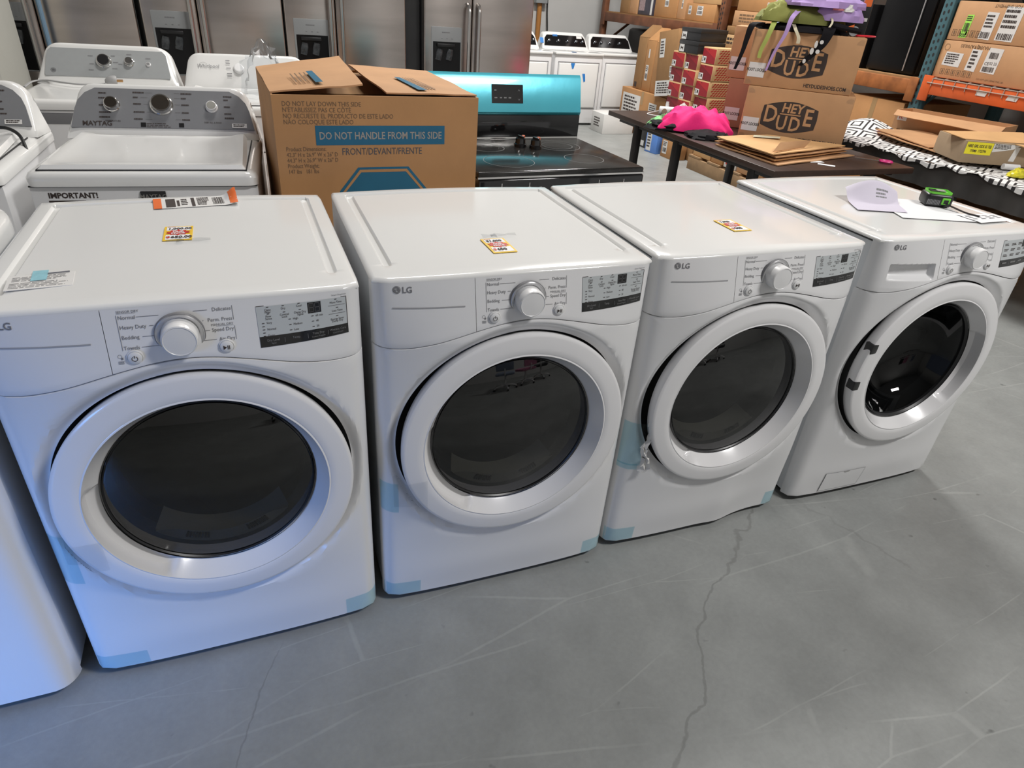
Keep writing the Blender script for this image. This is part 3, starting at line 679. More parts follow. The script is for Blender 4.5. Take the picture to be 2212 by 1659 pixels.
    if style == 'g': pts = [(m_, q0 + .012), (m_ + .004, q0), (w - m_ - .004, q0), (w - m_, q0 + .012), (w - m_ - .016, q1 - .02), (w - m_ - .034, q1), (m_ + .034, q1), (m_ + .016, q1 - .02)]
    if style != 'w':
        bm = B(); ngon(bm, fh, pts); lo = [bm.verts.new(FR(-.004)(x, q)) for x, q in pts]; hi = list(bm.faces)[0].verts[:]
        for i in range(len(pts)): bm.faces.new((hi[i], hi[(i + 1) % len(pts)], lo[(i + 1) % len(pts)], lo[i]))
        pn = obj('console_panel', bm, panel, con)
    else: pn = con
    N_ = Vector((0, -up.z, up.y))
    def knob(nm, x, q, r, h, m1, m2, white=False):
        O = FR(0.003)(x, q); ax = lambda p, s, hh: O + Vector((1, 0, 0)) * p + up * s + N_ * hh
        bm = B(); lathe(bm, [(r * 1.12, 0), (r * 1.10, h * .25), (r, h * .35), (r * .95, h), (r * .84, h * 1.06)], 26, ax, False, True); kb = obj(nm, bm, m1, con)
        bm = B(); lathe(bm, [(r * .82, h * 1.065), (r * .80, h * 1.10), (.001, h * 1.12)], 26, ax, False, True); obj('knob_cap', bm, m2, kb)
    return t, con, pn, fh, L_, knob
def washer_m(loc, yaw, label, extra):
    t, con, pn, fh, L_, knob = top_loader('top_load_washer', label, 'washing machine', loc, yaw)
    w = .69; capm = mat('dark_brushed_cap', (0.10, 0.085, 0.07), 0.3, 0.8, var=0.2)
    knob('knob', .163, L_ * .60, .026, .022, M_chrome, capm); knob('knob', .335, L_ * .62, .038, .022, M_chrome, capm)
    knob('knob', .515, L_ * .60, .020, .018, M_wplastic, M_lint)
    bm = B(); G = lambda x, q: (lambda a, b: fh(x + a, q + b) + Vector((0, -.0012, .0004)))
    text(bm, 'MAYTAG', .026, G(.060, L_ * .145), bold=.0006, sx=.95)
    rnd = random.Random(5)
    for x, qs in ((.118, (.87, .76, .60, .44, .33)), (.236, (.90, .79, .64, .46, .30)), (.405, (.90, .79, .64, .46, .30)), (.560, (.86, .78, .62, .46, .36))):
        for q in qs:
            n = rnd.uniform(.022, .042); g = G(x, 0); bars(bm, g, 0, L_ * q - .003, n, L_ * q + .003, 1, seed=int(q * 99), fill=.9)
            if .2 < x < .5: quad(bm, g, (n + .004 if x < .3 else -.024), L_ * q - .0003, (n + .028 if x < .3 else -.004), L_ * q + .0004)
    text(bm, 'TEMPERATURE', .008, G(.163, L_ * .235), 'CENTER'); text(bm, 'DEEP FILL & RINSE', .008, G(.515, L_ * .235), 'CENTER')
    bars(bm, G(.278, 0), 0, L_ * .10, .095, L_ * .21, 3, seed=2, fill=.4)
    obj('lettering', bm, M_ink, pn, recalc=False)['kind'] = 'stuff'
    bm = B(); g = G(0, 0); quad(bm, g, .258, L_ * .125, .276, L_ * .225); quad(bm, g, .392, L_ * .13, .410, L_ * .225); obj('key_pads', bm, M_black, pn, recalc=False)
    bm = B(); quad(bm, g, .585, L_ * .135, .640, L_ * .235); st = obj('white_sticker', bm, M_label, pn, recalc=False)
    bm = B(); g2 = lambda a, b: g(a, b) + Vector((0, -.0006, .0002)); bars(bm, g2, .590, L_ * .15, .637, L_ * .22, 2, seed=8); obj('sticker_lettering', bm, M_ink, st, recalc=False)
    if extra == 'badge':
        Ff = frame((0, 0.010, 0), (1, 0, 0), (0, 0, 1), .0012)
        bm = B(); text(bm, 'IMPORTANT!', .024, lambda a, b: Ff(.052 + a, .846 + b), bold=.0008); quad(bm, Ff, .05, .818, .155, .838); obj('front_lettering', bm, M_ink, t, recalc=False)
        bm = B(); box(bm, .318, .004, .836, .394, .012, .866, .002); bd = obj('badge', bm, M_black, t)
        bm = B(); text(bm, 'MAYTAG', .020, lambda a, b: Vector((.356 + a, .0032, .843 + b)), 'CENTER', bold=.0004); obj('badge_lettering', bm, mat('dull_silver_print', (.25, .24, .22), .4, .5, var=.05), bd, recalc=False)
        bm = B(); quad(bm, frame((0, 0, 0), (1, 0, 0), (0, 1, 0), .0), .055, .485, .12, .492); o = obj('lid_mark', bm, M_ink, t, loc=(0, 0, .9415))
    else:
        bm = B(); tube(bm, smooth_pts([(.52, .43, .945), (.56, .46, .968), (.61, .46, .972), (.655, .42, .955), (.68, .36, .918)]), .006, 8); obj('lid_strap', bm, M_black, t)
    return t
# positions from the deck edge (z = 0.90 m) and the neighbours
washer_m((-0.155, 1.205, 0), -0.075, 'white top-load washer with grey console, IMPORTANT! notice and name badge on its front', 'badge')
washer_m((-0.905, 1.235, 0), -0.03, 'white top-load washer with grey console and a black strap over its lid', 'strap')
# pale grey console machine
tg, con, pn, fh, L_, knob = top_loader('top_load_washer', 'white top-load washer with a pale grey two-knob console, grey cord lying across it', 'washing machine', (-0.50, 2.60, 0), -0.06, 0.69, 0.70, 0.905, 1.10, M_gepan, 'g')
knob('knob', .325, L_ * .56, .034, .02, M_chrome, M_black); knob('knob', .448, L_ * .56, .022, .02, M_chrome, M_chrome); knob('push_button', .540, L_ * .52, .011, .008, M_wplastic, M_silver)
bm = B(); ring2d(bm, fh, .085, L_ * .26, .010, .013, 20); ring2d(bm, fh, .085, L_ * .26, .0001, .0085, 20)
for x, q in ((.262, .72), (.268, .48), (.262, .30), (.372, .74), (.380, .55), (.375, .36), (.405, .50), (.448, .80), (.54, .70)): bars(bm, lambda a, b: fh(a, b) + Vector((0, -.0012, 0)), x - .012, L_ * q - .003, x + .014, L_ * q + .003, 1, seed=int(x * 900), fill=.9)
obj('lettering', bm, M_print, pn, recalc=False)['kind'] = 'stuff'
bobj('front_band', M_print, tg, .05, .004, .82, .64, .012, .87, .003)
# grey power cord with its plug lying along the front of that console
base = atz(205, 180, .93)
pc = thing('power_cord', 'grey power cord with a three-prong plug lying on the pale grey console machine', 'cord', (0, 0, 0))
bm = B(); P = [atz(52, 188, .932), atz(70, 176, .938), atz(100, 173, .944), atz(135, 178, .945), atz(170, 182, .945), atz(205, 182, .945), atz(228, 181, .948)]
tube(bm, smooth_pts(P), .007, 8, flat=.6); obj('cable', bm, M_rubber, pc)
pl = P[-1]; dx = (P[-1] - P[-2]).normalized(); sd = Vector((-dx.y, dx.x, 0))
bm = B(); ax = lambda p, s, h: pl + dx * h + sd * p + Vector((0, 0, 1)) * (s + .012)
lathe(bm, [(.008, 0), (.020, .012), (.026, .03), (.026, .05), (.022, .056)], 16, ax, True, True); obj('plug', bm, M_rubber, pc)
for k in (-.011, .011): obj('prong', box(B(), -.003, -.002, -.005, .003, .030, .005, 0, 1, 0, Matrix.Translation(pl + dx * .054 + sd * k + Vector((0, 0, .012))) @ Matrix.Rotation(math.atan2(dx.y, dx.x) - math.pi / 2, 4, 'Z')), mat('brass', (.55, .32, .14), .3, .9, var=.05), pc)
# white console machine with a single dial, partly behind the carton
tw, con, pn, fh, L_, knob = top_loader('top_load_dryer', 'white dryer with white console, script lettering and a white dial beside the carton', 'dryer', (0.235, 2.50, 0), 0.0, 0.70, 0.70, 0.90, 1.085, M_white, 'w')
knob('knob', .300, L_ * .58, .026, .016, M_wplastic, M_wplastic)
bm = B(); g = lambda a, b: fh(a, b) + Vector((0, -.003, .001)); text(bm, 'Whirlpool', .030, lambda a, b: g(.085 + a, L_ * .60 + b), shear=.15, sx=.9); ring2d(bm, g, .118, L_ * .66, .020, .0212, 24, 0, .4, 3.0)
for q in (.85, .75, .60, .42, .33): bars(bm, g, .235, L_ * q - .003, .262, L_ * q + .003, 1, seed=int(q * 50), fill=.9)
obj('lettering', bm, M_print, con, recalc=False)['kind'] = 'stuff'
bobj('front_band', M_dark, tw, .01, .005, .700, .71, .012, .703)
hd = bobj('door_latch', M_wplastic, tw, .385, -.045, .62, .420, .012, .67, .010, 3)
bm = B(); Ff = frame((0, .009, 0), (1, 0, 0), (0, 0, 1), .001); quad(bm, Ff, .385, .40, .397, .53); obj('orange_sticker', bm, M_orange, tw, recalc=False)
bm = B(); quad(bm, Ff, .385, .53, .397, .56); obj('black_sticker', bm, M_black, tw, recalc=False)
# clear plastic bag on its top
def crumple(name, m, label, cat, loc, sx, sy, sz, seed, parent=None, amp=.35, freq=2.2, n=22, flatb=True, group=None, rz=0.0, ridg=True, drop=0.0):
    bm = B(); rows = []
    def fn(i, j):
        th = 2 * math.pi * i / n; ph = math.pi * .5 * j / 9
        d = Vector((math.cos(th) * math.cos(ph), math.sin(th) * math.cos(ph), math.sin(ph)))
        q = d * freq + Vector((seed * 3.1, seed * 1.7, seed))
        k = noise.noise(q) * .6 + noise.noise(q * 2.3) * .4
        if ridg: k = k + .5 * (abs(noise.noise(q * 3.1)) - .25)
        k = 1 + amp * k
        z = d.z * sz * k
        if j == 0: z = 0.0
        return (d.x * sx * k, d.y * sy * k, z - (drop if j == 0 else 0))
    rows = grid(bm, range(n), range(10), fn, closeu=True)
    bm.faces.new(rows[0][::-1])
    bmesh.ops.remove_doubles(bm, verts=bm.verts, dist=1e-5)
    o = obj(name, bm, m, parent, loc, (0, 0, rz), angle=28)
    if label: tag(o, label, cat, group)
    return o
crumple('plastic_bag', M_clear, 'clear crumpled plastic bag on the white single-dial console', 'bag', (0.655, 2.78, 0.952), .11, .10, .24, 4, amp=.5)

# ---------------------------------------------------------------- big carton in front of it
ct = thing('carton', 'large open cardboard carton printed DO NOT HANDLE FROM THIS SIDE', 'box', (0.600, 1.085, 0), 0.02)
cw, cdp, chh = 0.695, 0.70, 1.185; th_ = .006
for nm, a in (('front_wall', (0, 0, 0, cw, th_, chh)), ('back_wall', (0, cdp - th_, 0, cw, cdp, chh)), ('side_wall', (0, th_, 0, th_, cdp - th_, chh)), ('side_wall', (cw - th_, th_, 0, cw, cdp - th_, chh)), ('bottom', (th_, th_, 0, cw - th_, cdp - th_, th_))): bobj(nm, M_card, ct, *a)
def sheet(name, m, pts, thick, parent=None, sub=8, bend=0.0, seed=0, wob=0.0):
    """thin board through four corner points (a,b,c,d), slightly wavy"""
    a, b, c, d = [Vector(p) for p in pts]; nrm = (b - a).cross(d - a).normalized(); bm = B()
    def f(u, v, o):
        p = (a * (1 - u) + b * u) * (1 - v) + (d * (1 - u) + c * u) * v
        return p + nrm * (bend * math.sin(math.pi * u) + wob * noise.noise(Vector((u * 3 + seed, v * 3, seed))) + o)
    us = lin(0, 1, sub); up_ = grid(bm, us, us, lambda u, v: f(u, v, thick)); dn = grid(bm, us, us, lambda u, v: f(u, v, 0))
    n = sub - 1
    for k in range(n):
        for A, Bq in (((0, k), (0, k + 1)), ((n, k), (n, k + 1)), ((k, 0), (k + 1, 0)), ((k, n), (k + 1, n))):
            bm.faces.new((up_[A[0]][A[1]], up_[Bq[0]][Bq[1]], dn[Bq[0]][Bq[1]], dn[A[0]][A[1]]))
    return obj(name, bm, m, parent)
Z1 = chh
fl1 = sheet('flap', M_card2, ((.0, .02, Z1 + .006), (.0, cdp - .02, Z1 + .005), (.325, cdp - .03, Z1 + .055), (.300, .05, Z1 + .030)), .005, ct, 9, 0, 3, .006)
fl2 = sheet('flap', M_card2, ((cw, .02, Z1 + .002), (cw, cdp - .02, Z1 + .004), (.360, cdp - .03, Z1 + .020), (.375, .03, Z1 + .003)), .005, ct, 9, 0, 5, .005)
sheet('flap', M_card3, ((.02, cdp - .01, Z1 - .01), (cw - .02, cdp - .01, Z1 - .01), (cw - .02, cdp - .33, Z1 - .04), (.02, cdp - .33, Z1 - .05)), .005, ct, 7, 0, 6, .004)
sheet('flap', M_card3, ((.02, .01, Z1 - .012), (cw - .02, .01, Z1 - .012), (cw - .02, .30, Z1 - .06), (.02, .30, Z1 - .06)), .005, ct, 7, 0, 7, .004)
Fc = frame((0, 0, 0), (1, 0, 0), (0, 0, 1), .0009)
bm = B(); quad(bm, Fc, .128, 1.030, .572, 1.092); bn = obj('blue_banner', bm, M_blue, ct, recalc=False)
bm = B(); F2c = frame((0, 0, 0), (1, 0, 0), (0, 0, 1), .0016); text(bm, 'DO NOT HANDLE FROM THIS SIDE', .0335, lambda a, b: F2c(.350 + a, 1.049 + b), 'CENTER', bold=.0006, sx=.80); obj('banner_lettering', bm, mat('banner_grey', (.34, .31, .27), .7, var=.05), bn, recalc=False)
bm = B(); text(bm, 'FRONT/DEVANT/FRENTE', .032, lambda a, b: Fc(.350 + a, .998 + b), 'CENTER', sx=.78); obj('front_lettering', bm, mat('grey_blue_ink', (.085, .085, .095), .7, var=.05), ct, recalc=False)
bm = B()
for k, s in enumerate(('DO NOT LAY DOWN THIS SIDE', "N'ÉTABLISSEZ PAS CE CÔTÉ", 'NO RECUESTE EL PRODUCTO DE ESTE LADO', 'NÃO COLOQUE ESTE LADO')): text(bm, s, .0205, lambda a, b, k=k: Fc(.030 + a, 1.152 - k * .0185 + b), sx=.86)
obj('notice_lettering', bm, M_inkb, ct, recalc=False); bm = B()
for k, s in enumerate(('Product Dimensions:', '42.3" H x 26.9" W x 26" D', '44.3" H x 26.9" W x 26" D', 'Product Weight:', '147 lbs   181 lbs')): text(bm, s, .0195, lambda a, b, k=k: Fc(.030 + a, 1.012 - k * .0182 + b), sx=.78)
obj('dimension_lettering', bm, M_inkb, ct, recalc=False)
bm = B(); ngon(bm, Fc, ((.195, .875), (.262, .955), (.440, .955), (.507, .875), (.507, .70), (.195, .70))); oc = obj('blue_octagon', bm, M_blue, ct, recalc=False)
bm = B(); op = [(.205, .872), (.268, .9475), (.434, .9475), (.497, .872)]; ip = [(.215, .872), (.272, .9385), (.430, .9385), (.487, .872)]
for i in range(3):
    f = bm.faces.new([bm.verts.new(F2c(*p)) for p in (op[i], op[i + 1], ip[i + 1], ip[i])])
obj('octagon_line', bm, M_card, oc, recalc=False)
def flap_print(fl, pts, m, lift):
    bm = B(); bm.faces.new([bm.verts.new(Vector(p) + Vector((0, 0, lift))) for p in pts]); obj('flap_print', bm, m, fl, recalc=False)
def onflap(u, v, A): a, b, c, d = [Vector(p) for p in A]; return (a * (1 - u) + b * u) * (1 - v) + (d * (1 - u) + c * u) * v
A1 = ((.0, .02, Z1 + .006), (.0, cdp - .02, Z1 + .005), (.325, cdp - .03, Z1 + .055), (.300, .05, Z1 + .030)); A2 = ((cw, .02, Z1 + .002), (cw, cdp - .02, Z1 + .004), (.360, cdp - .03, Z1 + .020), (.375, .03, Z1 + .003))
flap_print(fl1, [onflap(u, v, A1) for u, v in ((.06, .50), (.45, .48), (.45, .55), (.06, .58))], M_blue, .0105)
flap_print(fl2, [onflap(u, v, A2) for u, v in ((.06, .52), (.50, .60), (.50, .67), (.06, .62))], M_blue, .0105)
for k in range(4):
    flap_print(fl1, [onflap(u, v + k * -.05, A1) for u, v in ((.12, .45), (.42, .44), (.42, .455), (.12, .468))], M_inkb, .0105)
    flap_print(fl2, [onflap(u, v + k * .035, A2) for u, v in ((.10, .40), (.50, .46), (.50, .475), (.10, .415))], M_inkb, .0105)

# ---------------------------------------------------------------- range with blue film on its backguard
rg = thing('electric_range', 'black glass-top electric range with blue film still on its backguard', 'stove', (1.325, 1.165, 0), 0.045)
rw, rd = .760, .62
bobj('body', M_black, rg, .004, .02, .05, rw - .004, rd + .03, .885, .004)
for fx in (.06, rw - .06):
    for fy_ in (.08, rd - .05): bm = B(); lathe(bm, [(.018, 0), (.018, .052)], 10, fz(fx, fy_, 0), True, True); obj('foot', bm, M_black, rg)
bobj('drawer_front', M_gloss, rg, .01, .0, .10, rw - .01, .03, .24, .006); od = bobj('oven_door', M_gloss, rg, .01, -.015, .25, rw - .01, .03, .76, .008)
bm = B(); tube(bm, [(.06, -.055, .71), (.70, -.055, .71)], .012, 10); tube(bm, [(.08, -.055, .71), (.08, -.01, .71)], .010, 8); tube(bm, [(.68, -.055, .71), (.68, -.01, .71)], .010, 8); obj('door_handle', bm, M_steelh, od)
obj('control_fascia', box(B(), .0, -.012, .775, rw, .045, .885, .010, 3), M_gloss, rg)
ctp = obj('cooktop', box(B(), .0, -.004, .885, rw, rd - .03, .912, .008, 3), mat('dusty_black_glass', (.018, .017, .016), .16, var=.6, vscale=14), rg)
obj('steel_trim', box(B(), .0, -.008, .886, rw, -.002, .893), M_chrome, ctp); obj('steel_trim', box(B(), .01, rd - .035, .905, rw - .01, rd - .022, .922, .003), M_chrome, ctp)
bm = B(); Ft = frame((0, 0, .9121), (1, 0, 0), (0, 1, 0), .0004)
for x, y, r in ((.20, .16, .105), (.56, .17, .085), (.20, .42, .080), (.56, .43, .105), (.56, .43, .07)): bm = B(); ring2d(bm, Ft, x, y, r, r + .0022, 40); obj('burner_ring', bm, mat('grey_burner_ring', (.16, .16, .16), .4, var=.1), ctp, recalc=False)
bm = B(); Ff = frame((0, -.012, 0), (1, 0, 0), (0, 0, 1), .001)
for x in (.10, .22, .54, .66):
    bm = B(); ring2d(bm, Ff, x, .835, .016, .0172, 20, 0, .6, 2.5); quad(bm, Ff, x - .0012, .835, x + .0012, .868); obj('dial_mark', bm, M_label, rg, recalc=False)
    for s in (-.05, .05): bm = B(); ring2d(bm, Ff, x + s, .845, .006, .0072, 4, 0, math.pi / 4, 2.25 * math.pi); quad(bm, Ff, x + s + .005, .8385, x + s + .0075, .841); obj('burner_mark', bm, M_label, rg, recalc=False)
for x in (.10, .22, .54, .66): bm = B(); lathe(bm, [(.007, 0), (.007, -.02), (.004, -.022)], 10, fy(x, -.012, .832), False, True); obj('control_stem', bm, mat('copper_stem', (.45, .15, .07), .4, .6, var=.1), rg)
obj('vent_box', box(B(), .004, rd - .028, .905, rw - .004, rd + .035, 1.02, .006), M_gloss, rg)
# backguard leans back: profile extruded across
bm = B(); pf = [(rd - .010, 1.005), (rd - .022, 1.030), (rd + .012, 1.175), (rd + .024, 1.190), (rd + .045, 1.186), (rd + .045, 1.005)]
rows = grid(bm, [0, rw], range(len(pf)), lambda x, j: (x, *pf[j]))
for i in (0, 1): bm.faces.new([r_[i] for r_ in rows])
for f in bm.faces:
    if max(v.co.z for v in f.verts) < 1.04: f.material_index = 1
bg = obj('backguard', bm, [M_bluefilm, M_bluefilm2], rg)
upv = Vector((0, .034, .145)).normalized(); Fb = frame((0, rd - .022, 1.030), (1, 0, 0), upv, .0015)
bm = B(); quad(bm, Fb, .295, .038, .452, .118); dpn = obj('clock_panel', bm, M_gloss, bg, recalc=False)
Fb2 = frame((0, rd - .022, 1.030), (1, 0, 0), upv, .0022); bm = B()
for k, (x, y) in enumerate(((.308, .090), (.308, .058), (.335, .058), (.355, .058), (.378, .058))): bars(bm, Fb2, x, y, x + .014, y + .006, 1, seed=k, fill=.8)
for y, s in ((.090, 1), (.058, -1)): ngon(bm, Fb2, ((.425, y), (.431, y + .008 * s), (.437, y), (.4355, y), (.431, y + .006 * s), (.4265, y)))
obj('clock_marks', bm, M_print if False else mat('pale_grey_marks', (.35, .36, .36), .5, var=.05), dpn, recalc=False)
bm = B(); ring2d(bm, Fb, .055, .118, .0075, .0095, 20); quad(bm, Fb, .049, .116, .061, .120); obj('green_sticker', bm, mat('green_ink', (.03, .38, .12), .5, var=.05), bg, recalc=False)
def loose_knob(x, y, label):
    k = thing('stove_knob', label, 'knob', (x, y, .9125), 0.3, 'loose knobs on the glass cooktop')
    bm = B(); lathe(bm, [(.028, 0), (.028, .012), (.024, .016), (.022, .036), (.018, .040)], 24, fz(0, 0, 0), True, True); obj('knob_body', bm, M_gloss, k)
    obj('grip', box(B(), -.005, -.02, .038, .005, .02, .048, .003), M_black, k)
    bm = B(); lathe(bm, [(.009, .0405), (.007, .0495), (.001, .050)], 12, fz(.010, -.006, 0), False, True); obj('orange_socket', bm, mat('orange_socket', (.62, .13, .05), .4, var=.1), k)
for px, py, lb in ((1124, 308, 'loose black stove knob on the glass cooktop, the one beside the carton'), (1157, 312, 'loose black stove knob on the cooktop, farther from the carton')): p = atz(px, py, .93); loose_knob(p.x, p.y, lb)

# ---------------------------------------------------------------- stainless fridges along the back
def fridge(x0, x1, label, split=.36, htop=1.60, film=False):
    w = x1 - x0; y0 = 4.30
    t = thing('side_by_side_fridge', label, 'refrigerator', (x0, y0, 0), 0, 'stainless side-by-side fridges')
    bobj('body', mat('dark_grey_fridge_body', (.03, .03, .032), .5, var=.1), t, .006, .075, .03, w - .006, .75, 1.76, .006)
    bobj('toe_grille', M_black, t, .01, .05, .0, w - .01, .09, .09)
    sx = w * split + .008
    dl = obj('freezer_door', box(B(), 0, 0, .10, sx - .003, .07, 1.77, .010, 3), M_steel, t); dr = obj('fridge_door', box(B(), sx + .003, 0, .10, w, .07, 1.77, .010, 3), M_steel, t)
    for nm, hx, par in (('handle', sx - .040, dl), ('handle', sx + .040, dr)):
        bm = B(); tube(bm, smooth_pts([(hx, -.005, htop), (hx, -.040, htop - .02), (hx, -.055, htop - .10), (hx, -.058, 1.0), (hx, -.055, .62), (hx, -.040, .54), (hx, -.005, .52)]), .0145, 10)
        obj(nm, bm, mat('blue_handle_film', (.20, .32, .45), .3, var=.05) if film and par is dr else M_steelh, par)
    a0, a1 = .055, .055 + .245
    dp = obj('dispenser', box(B(), a0, -.006, .84, a1, .012, 1.238, .004), M_dispan, dl)
    bm = B(); rx0, rx1, rz0, rz1 = a0 + .014, a1 - .008, .85, 1.135
    box(bm, rx0, -.0072, rz0, rx1, -.005, rz1); obj('recess', bm, mat('black_recess', (.006, .006, .007), .28, var=.1, spec=.3), dp)
    bm = B(); box(bm, rx0 + .03, -.030, rz1 - .035, rx1 - .05, -.006, rz1 - .012, .004); obj('spout', bm, M_black, dp)
    bm = B()
    for k in (.065, .150):
        Q = Matrix.Translation((a0 + k, -.010, 1.055)) @ Matrix.Rotation(.2, 4, 'Y'); lathe(bm, [(.024, -.05), (.027, 0), (.022, .03), (.004, .034)], 12, lambda p, s, h: Q @ Vector((p, min(s, .5) * .5, h)), True, True)
    obj('paddles', bm, mat('clear_paddle', (.06, .065, .07), .06, .2, var=.5, vscale=30, bump=.5, bscale=60), dp)
    bm = B(); Ff = frame((0, -.006, 0), (1, 0, 0), (0, 0, 1), .001); bars(bm, Ff, a0 + .085, 1.196, a0 + .150, 1.203, 1, seed=1, fill=.9)
    for k in (.08, .12, .16): quad(bm, Ff, a0 + k, 1.156, a0 + k + .012, 1.1585)
    obj('panel_lettering', bm, M_print, dp, recalc=False)
    return t
fridge(-0.955, -0.055, 'stainless side-by-side fridge with pale blue film on one handle', film=True)
fridge(-0.020, 0.885, 'stainless side-by-side fridge behind the white single-dial machine', split=.375)
fridge(0.897, 1.772, 'stainless side-by-side fridge behind the open carton', split=.40)
fridge(1.915, 2.812, 'stainless side-by-side fridge behind the blue-film range, free side facing the far dryers', split=.42, htop=1.40)
bobj('filler', M_dark, None, 1.778, 4.42, 0, 1.909, 4.98, 1.78)  # dark panel stands in for the shade between the fridges
o = bpy.data.objects['filler']; o.name = 'gap_shade_panel'; tag(o, 'tall narrow dark panel added for the shade in the gap between two fridges', 'shade panel')
# upright freezer at the left
t = thing('upright_freezer', 'plain grey-white upright freezer behind the strap-lidded washer', 'freezer', (-1.46, 3.42, 0), 0)
obj('cabinet', box(B(), 0, .06, .03, .755, .68, 1.75, .012, 3), M_greyfr, t); obj('door', box(B(), 0, 0, .05, .755, .055, 1.75, .014, 3), M_greyfr, t); bobj('plinth', M_black, t, .02, .05, 0, .73, .66, .04)

# ---------------------------------------------------------------- far dryers by the back wall
def far_dryer(x0, y0, w, label, deco, lidded=False):
    t = thing('laundry_dryer', label, 'dryer', (x0, y0, 0), 0.0, None)
    bobj('cabinet', M_front, t, 0, 0.02, .02, w, .68, .86, .015, 3)
    for fx in (.05, w - .05): bobj('foot', M_black, t, fx - .02, .05, 0, fx + .02, .09, .03)
    bobj('top_panel', M_white, t, -.004, -.002, .85, w + .004, .69, .885, .012, 3)
    bm = B(); prev = None; pts = [(.075, .22), (w - .075, .22), (w - .06, .235), (w - .06, .735), (w - .075, .75), (.075, .75), (.06, .735), (.06, .22)]
    box(bm, .06, .004, .22, w - .06, .025, .76, .014, 3); dr = obj('door', bm, M_white, t)
    bm = B(); fo = [(.05, .21), (w - .05, .21), (w - .05, .77), (.05, .77)]
    for (a, b), (c, d) in zip(fo, fo[1:] + fo[:1]): box(bm, min(a, c) - .003, .016, min(b, d) - .003, max(a, c) + .003, .0195, max(b, d) + .003)
    obj('door_gap', bm, M_print, t)
    pf = [(.46, .88), (.475, .90), (.56, 1.045), (.59, 1.075), (.66, 1.075), (.68, .88)]
    bm = B(); us = [0, .01, .03, .06, .10] + [.5] + [.90, .94, .97, .99, 1]
    def cf(u, j):
        y, z = pf[j]; e = min(u, 1 - u); k = 1 if e > .1 else math.sqrt(1 - (1 - e / .1) ** 2); top_ = (z - .88) / .195
        tp = .035 * top_; return (tp + (w - 2 * tp) * u, y, .88 + (z - .88) * (1 - .25 * (1 - k) * top_))
    rows = grid(bm, us, range(len(pf)), cf)
    for i in (0, len(us) - 1): bm.faces.new([r_[i] for r_ in rows])
    cn = obj('console', bm, M_white, t)
    upv = Vector((0, .085, .145)).normalized(); Fk = frame((0, .475, .90), (1, 0, 0), upv, .004); L_ = .168
    bm = B(); ngon(bm, Fk, ((.035, .02), (w - .035, .02), (w - .05, .12), (w - .085, L_ * .97), (.085, L_ * .97), (.05, .12))); obj('console_panel', bm, M_gloss, cn, recalc=False)
    Nn = Vector((0, -upv.z, upv.y))
    for k, x in enumerate(deco):
        O = Fk(x * w, .085); bm = B(); lathe(bm, [(.020, 0), (.018, .02), (.014, .022)], 14, lambda p, s, h: O + Vector((1, 0, 0)) * p + upv * s + Nn * h, False, True); obj('knob', bm, mat('dark_chrome', (.25, .27, .30), .2, .9, var=.1), cn)
    return t, Fk
f1, Fk1 = far_dryer(4.385, 7.22, .69, 'white dryer with black console and blue tape on it by the back wall', (.16, .36, .56, .74, .88))
f2, Fk2 = far_dryer(5.115, 7.30, .69, 'white dryer with black console standing by the leaning tall cartons', (.16, .30, .50, .72))
f3, Fk3 = far_dryer(3.640, 7.20, .69, 'white laundry machine with black console half hidden by the fridge', (.30, .60, .90))
Mb = mat('blue_masking_tape', (.03, .22, .62), .5, var=.1)
bm = B(); Ff = frame((0, .004, 0), (1, 0, 0), (0, 0, 1), .003)
ngon(bm, Ff, ((.22, .76), (.28, .76), (.265, .70), (.245, .69))); ngon(bm, Ff, ((.40, .64), (.44, .64), (.455, .55), (.43, .54))); obj('blue_tape', bm, Mb, f1, recalc=False)
bm = B(); Ft = frame((0, 0, .885), (1, 0, 0), (0, 1, 0), .002); ngon(bm, Ft, ((.22, -.002), (.29, -.002), (.28, .05), (.23, .06))); obj('blue_tape', bm, Mb, f1, recalc=False)
bm = B(); quad(bm, Fk1, -.02, .05, .03, .12); quad(bm, Fk1, .17, .145, .24, .170); obj('blue_tape', bm, Mb, f1, recalc=False)
bm = B(); F5 = lambda a, b: Fk1(a, b) + Vector((0, -.003, .001)); quad(bm, F5, .52, .125, .60, .160); obj('white_sticker', bm, M_label, f1, recalc=False)
bm = B(); Fs = frame((0, .02, 0), (1, 0, 0), (0, 0, 1), .002); ngon(bm, Fs, ((.0, .60), (.06, .56), (.05, .50), (.01, .47))); ngon(bm, Fs, ((.0, .46), (.12, .46), (.12, .41), (0, .41))); obj('blue_tape', bm, Mb, f1, recalc=False)
# conduit pipe and grey box on the back wall
t = thing('wall_conduit', 'orange-brown conduit pipe under a grey box on the back wall', 'pipe', (4.82, 8.95, 0), 0)
bm = B(); tube(bm, [(0, -.04, .0), (0, -.04, 1.42)], .035, 12); obj('pipe', bm, mat('orange_brown_pipe', (.40, .17, .04), .5, var=.15), t)
bobj('junction_box', mat('grey_junction_box', (.30, .32, .33), .5, var=.05), t, -.09, -.12, 1.38, .09, 0, 1.85, .008)
bm = B(); tube(bm, smooth_pts([(.12, -.02, 1.7), (.13, -.03, 1.3), (.15, -.05, 1.0), (.10, -.06, .85)]), .010, 8); obj('cable', bm, M_black, t)
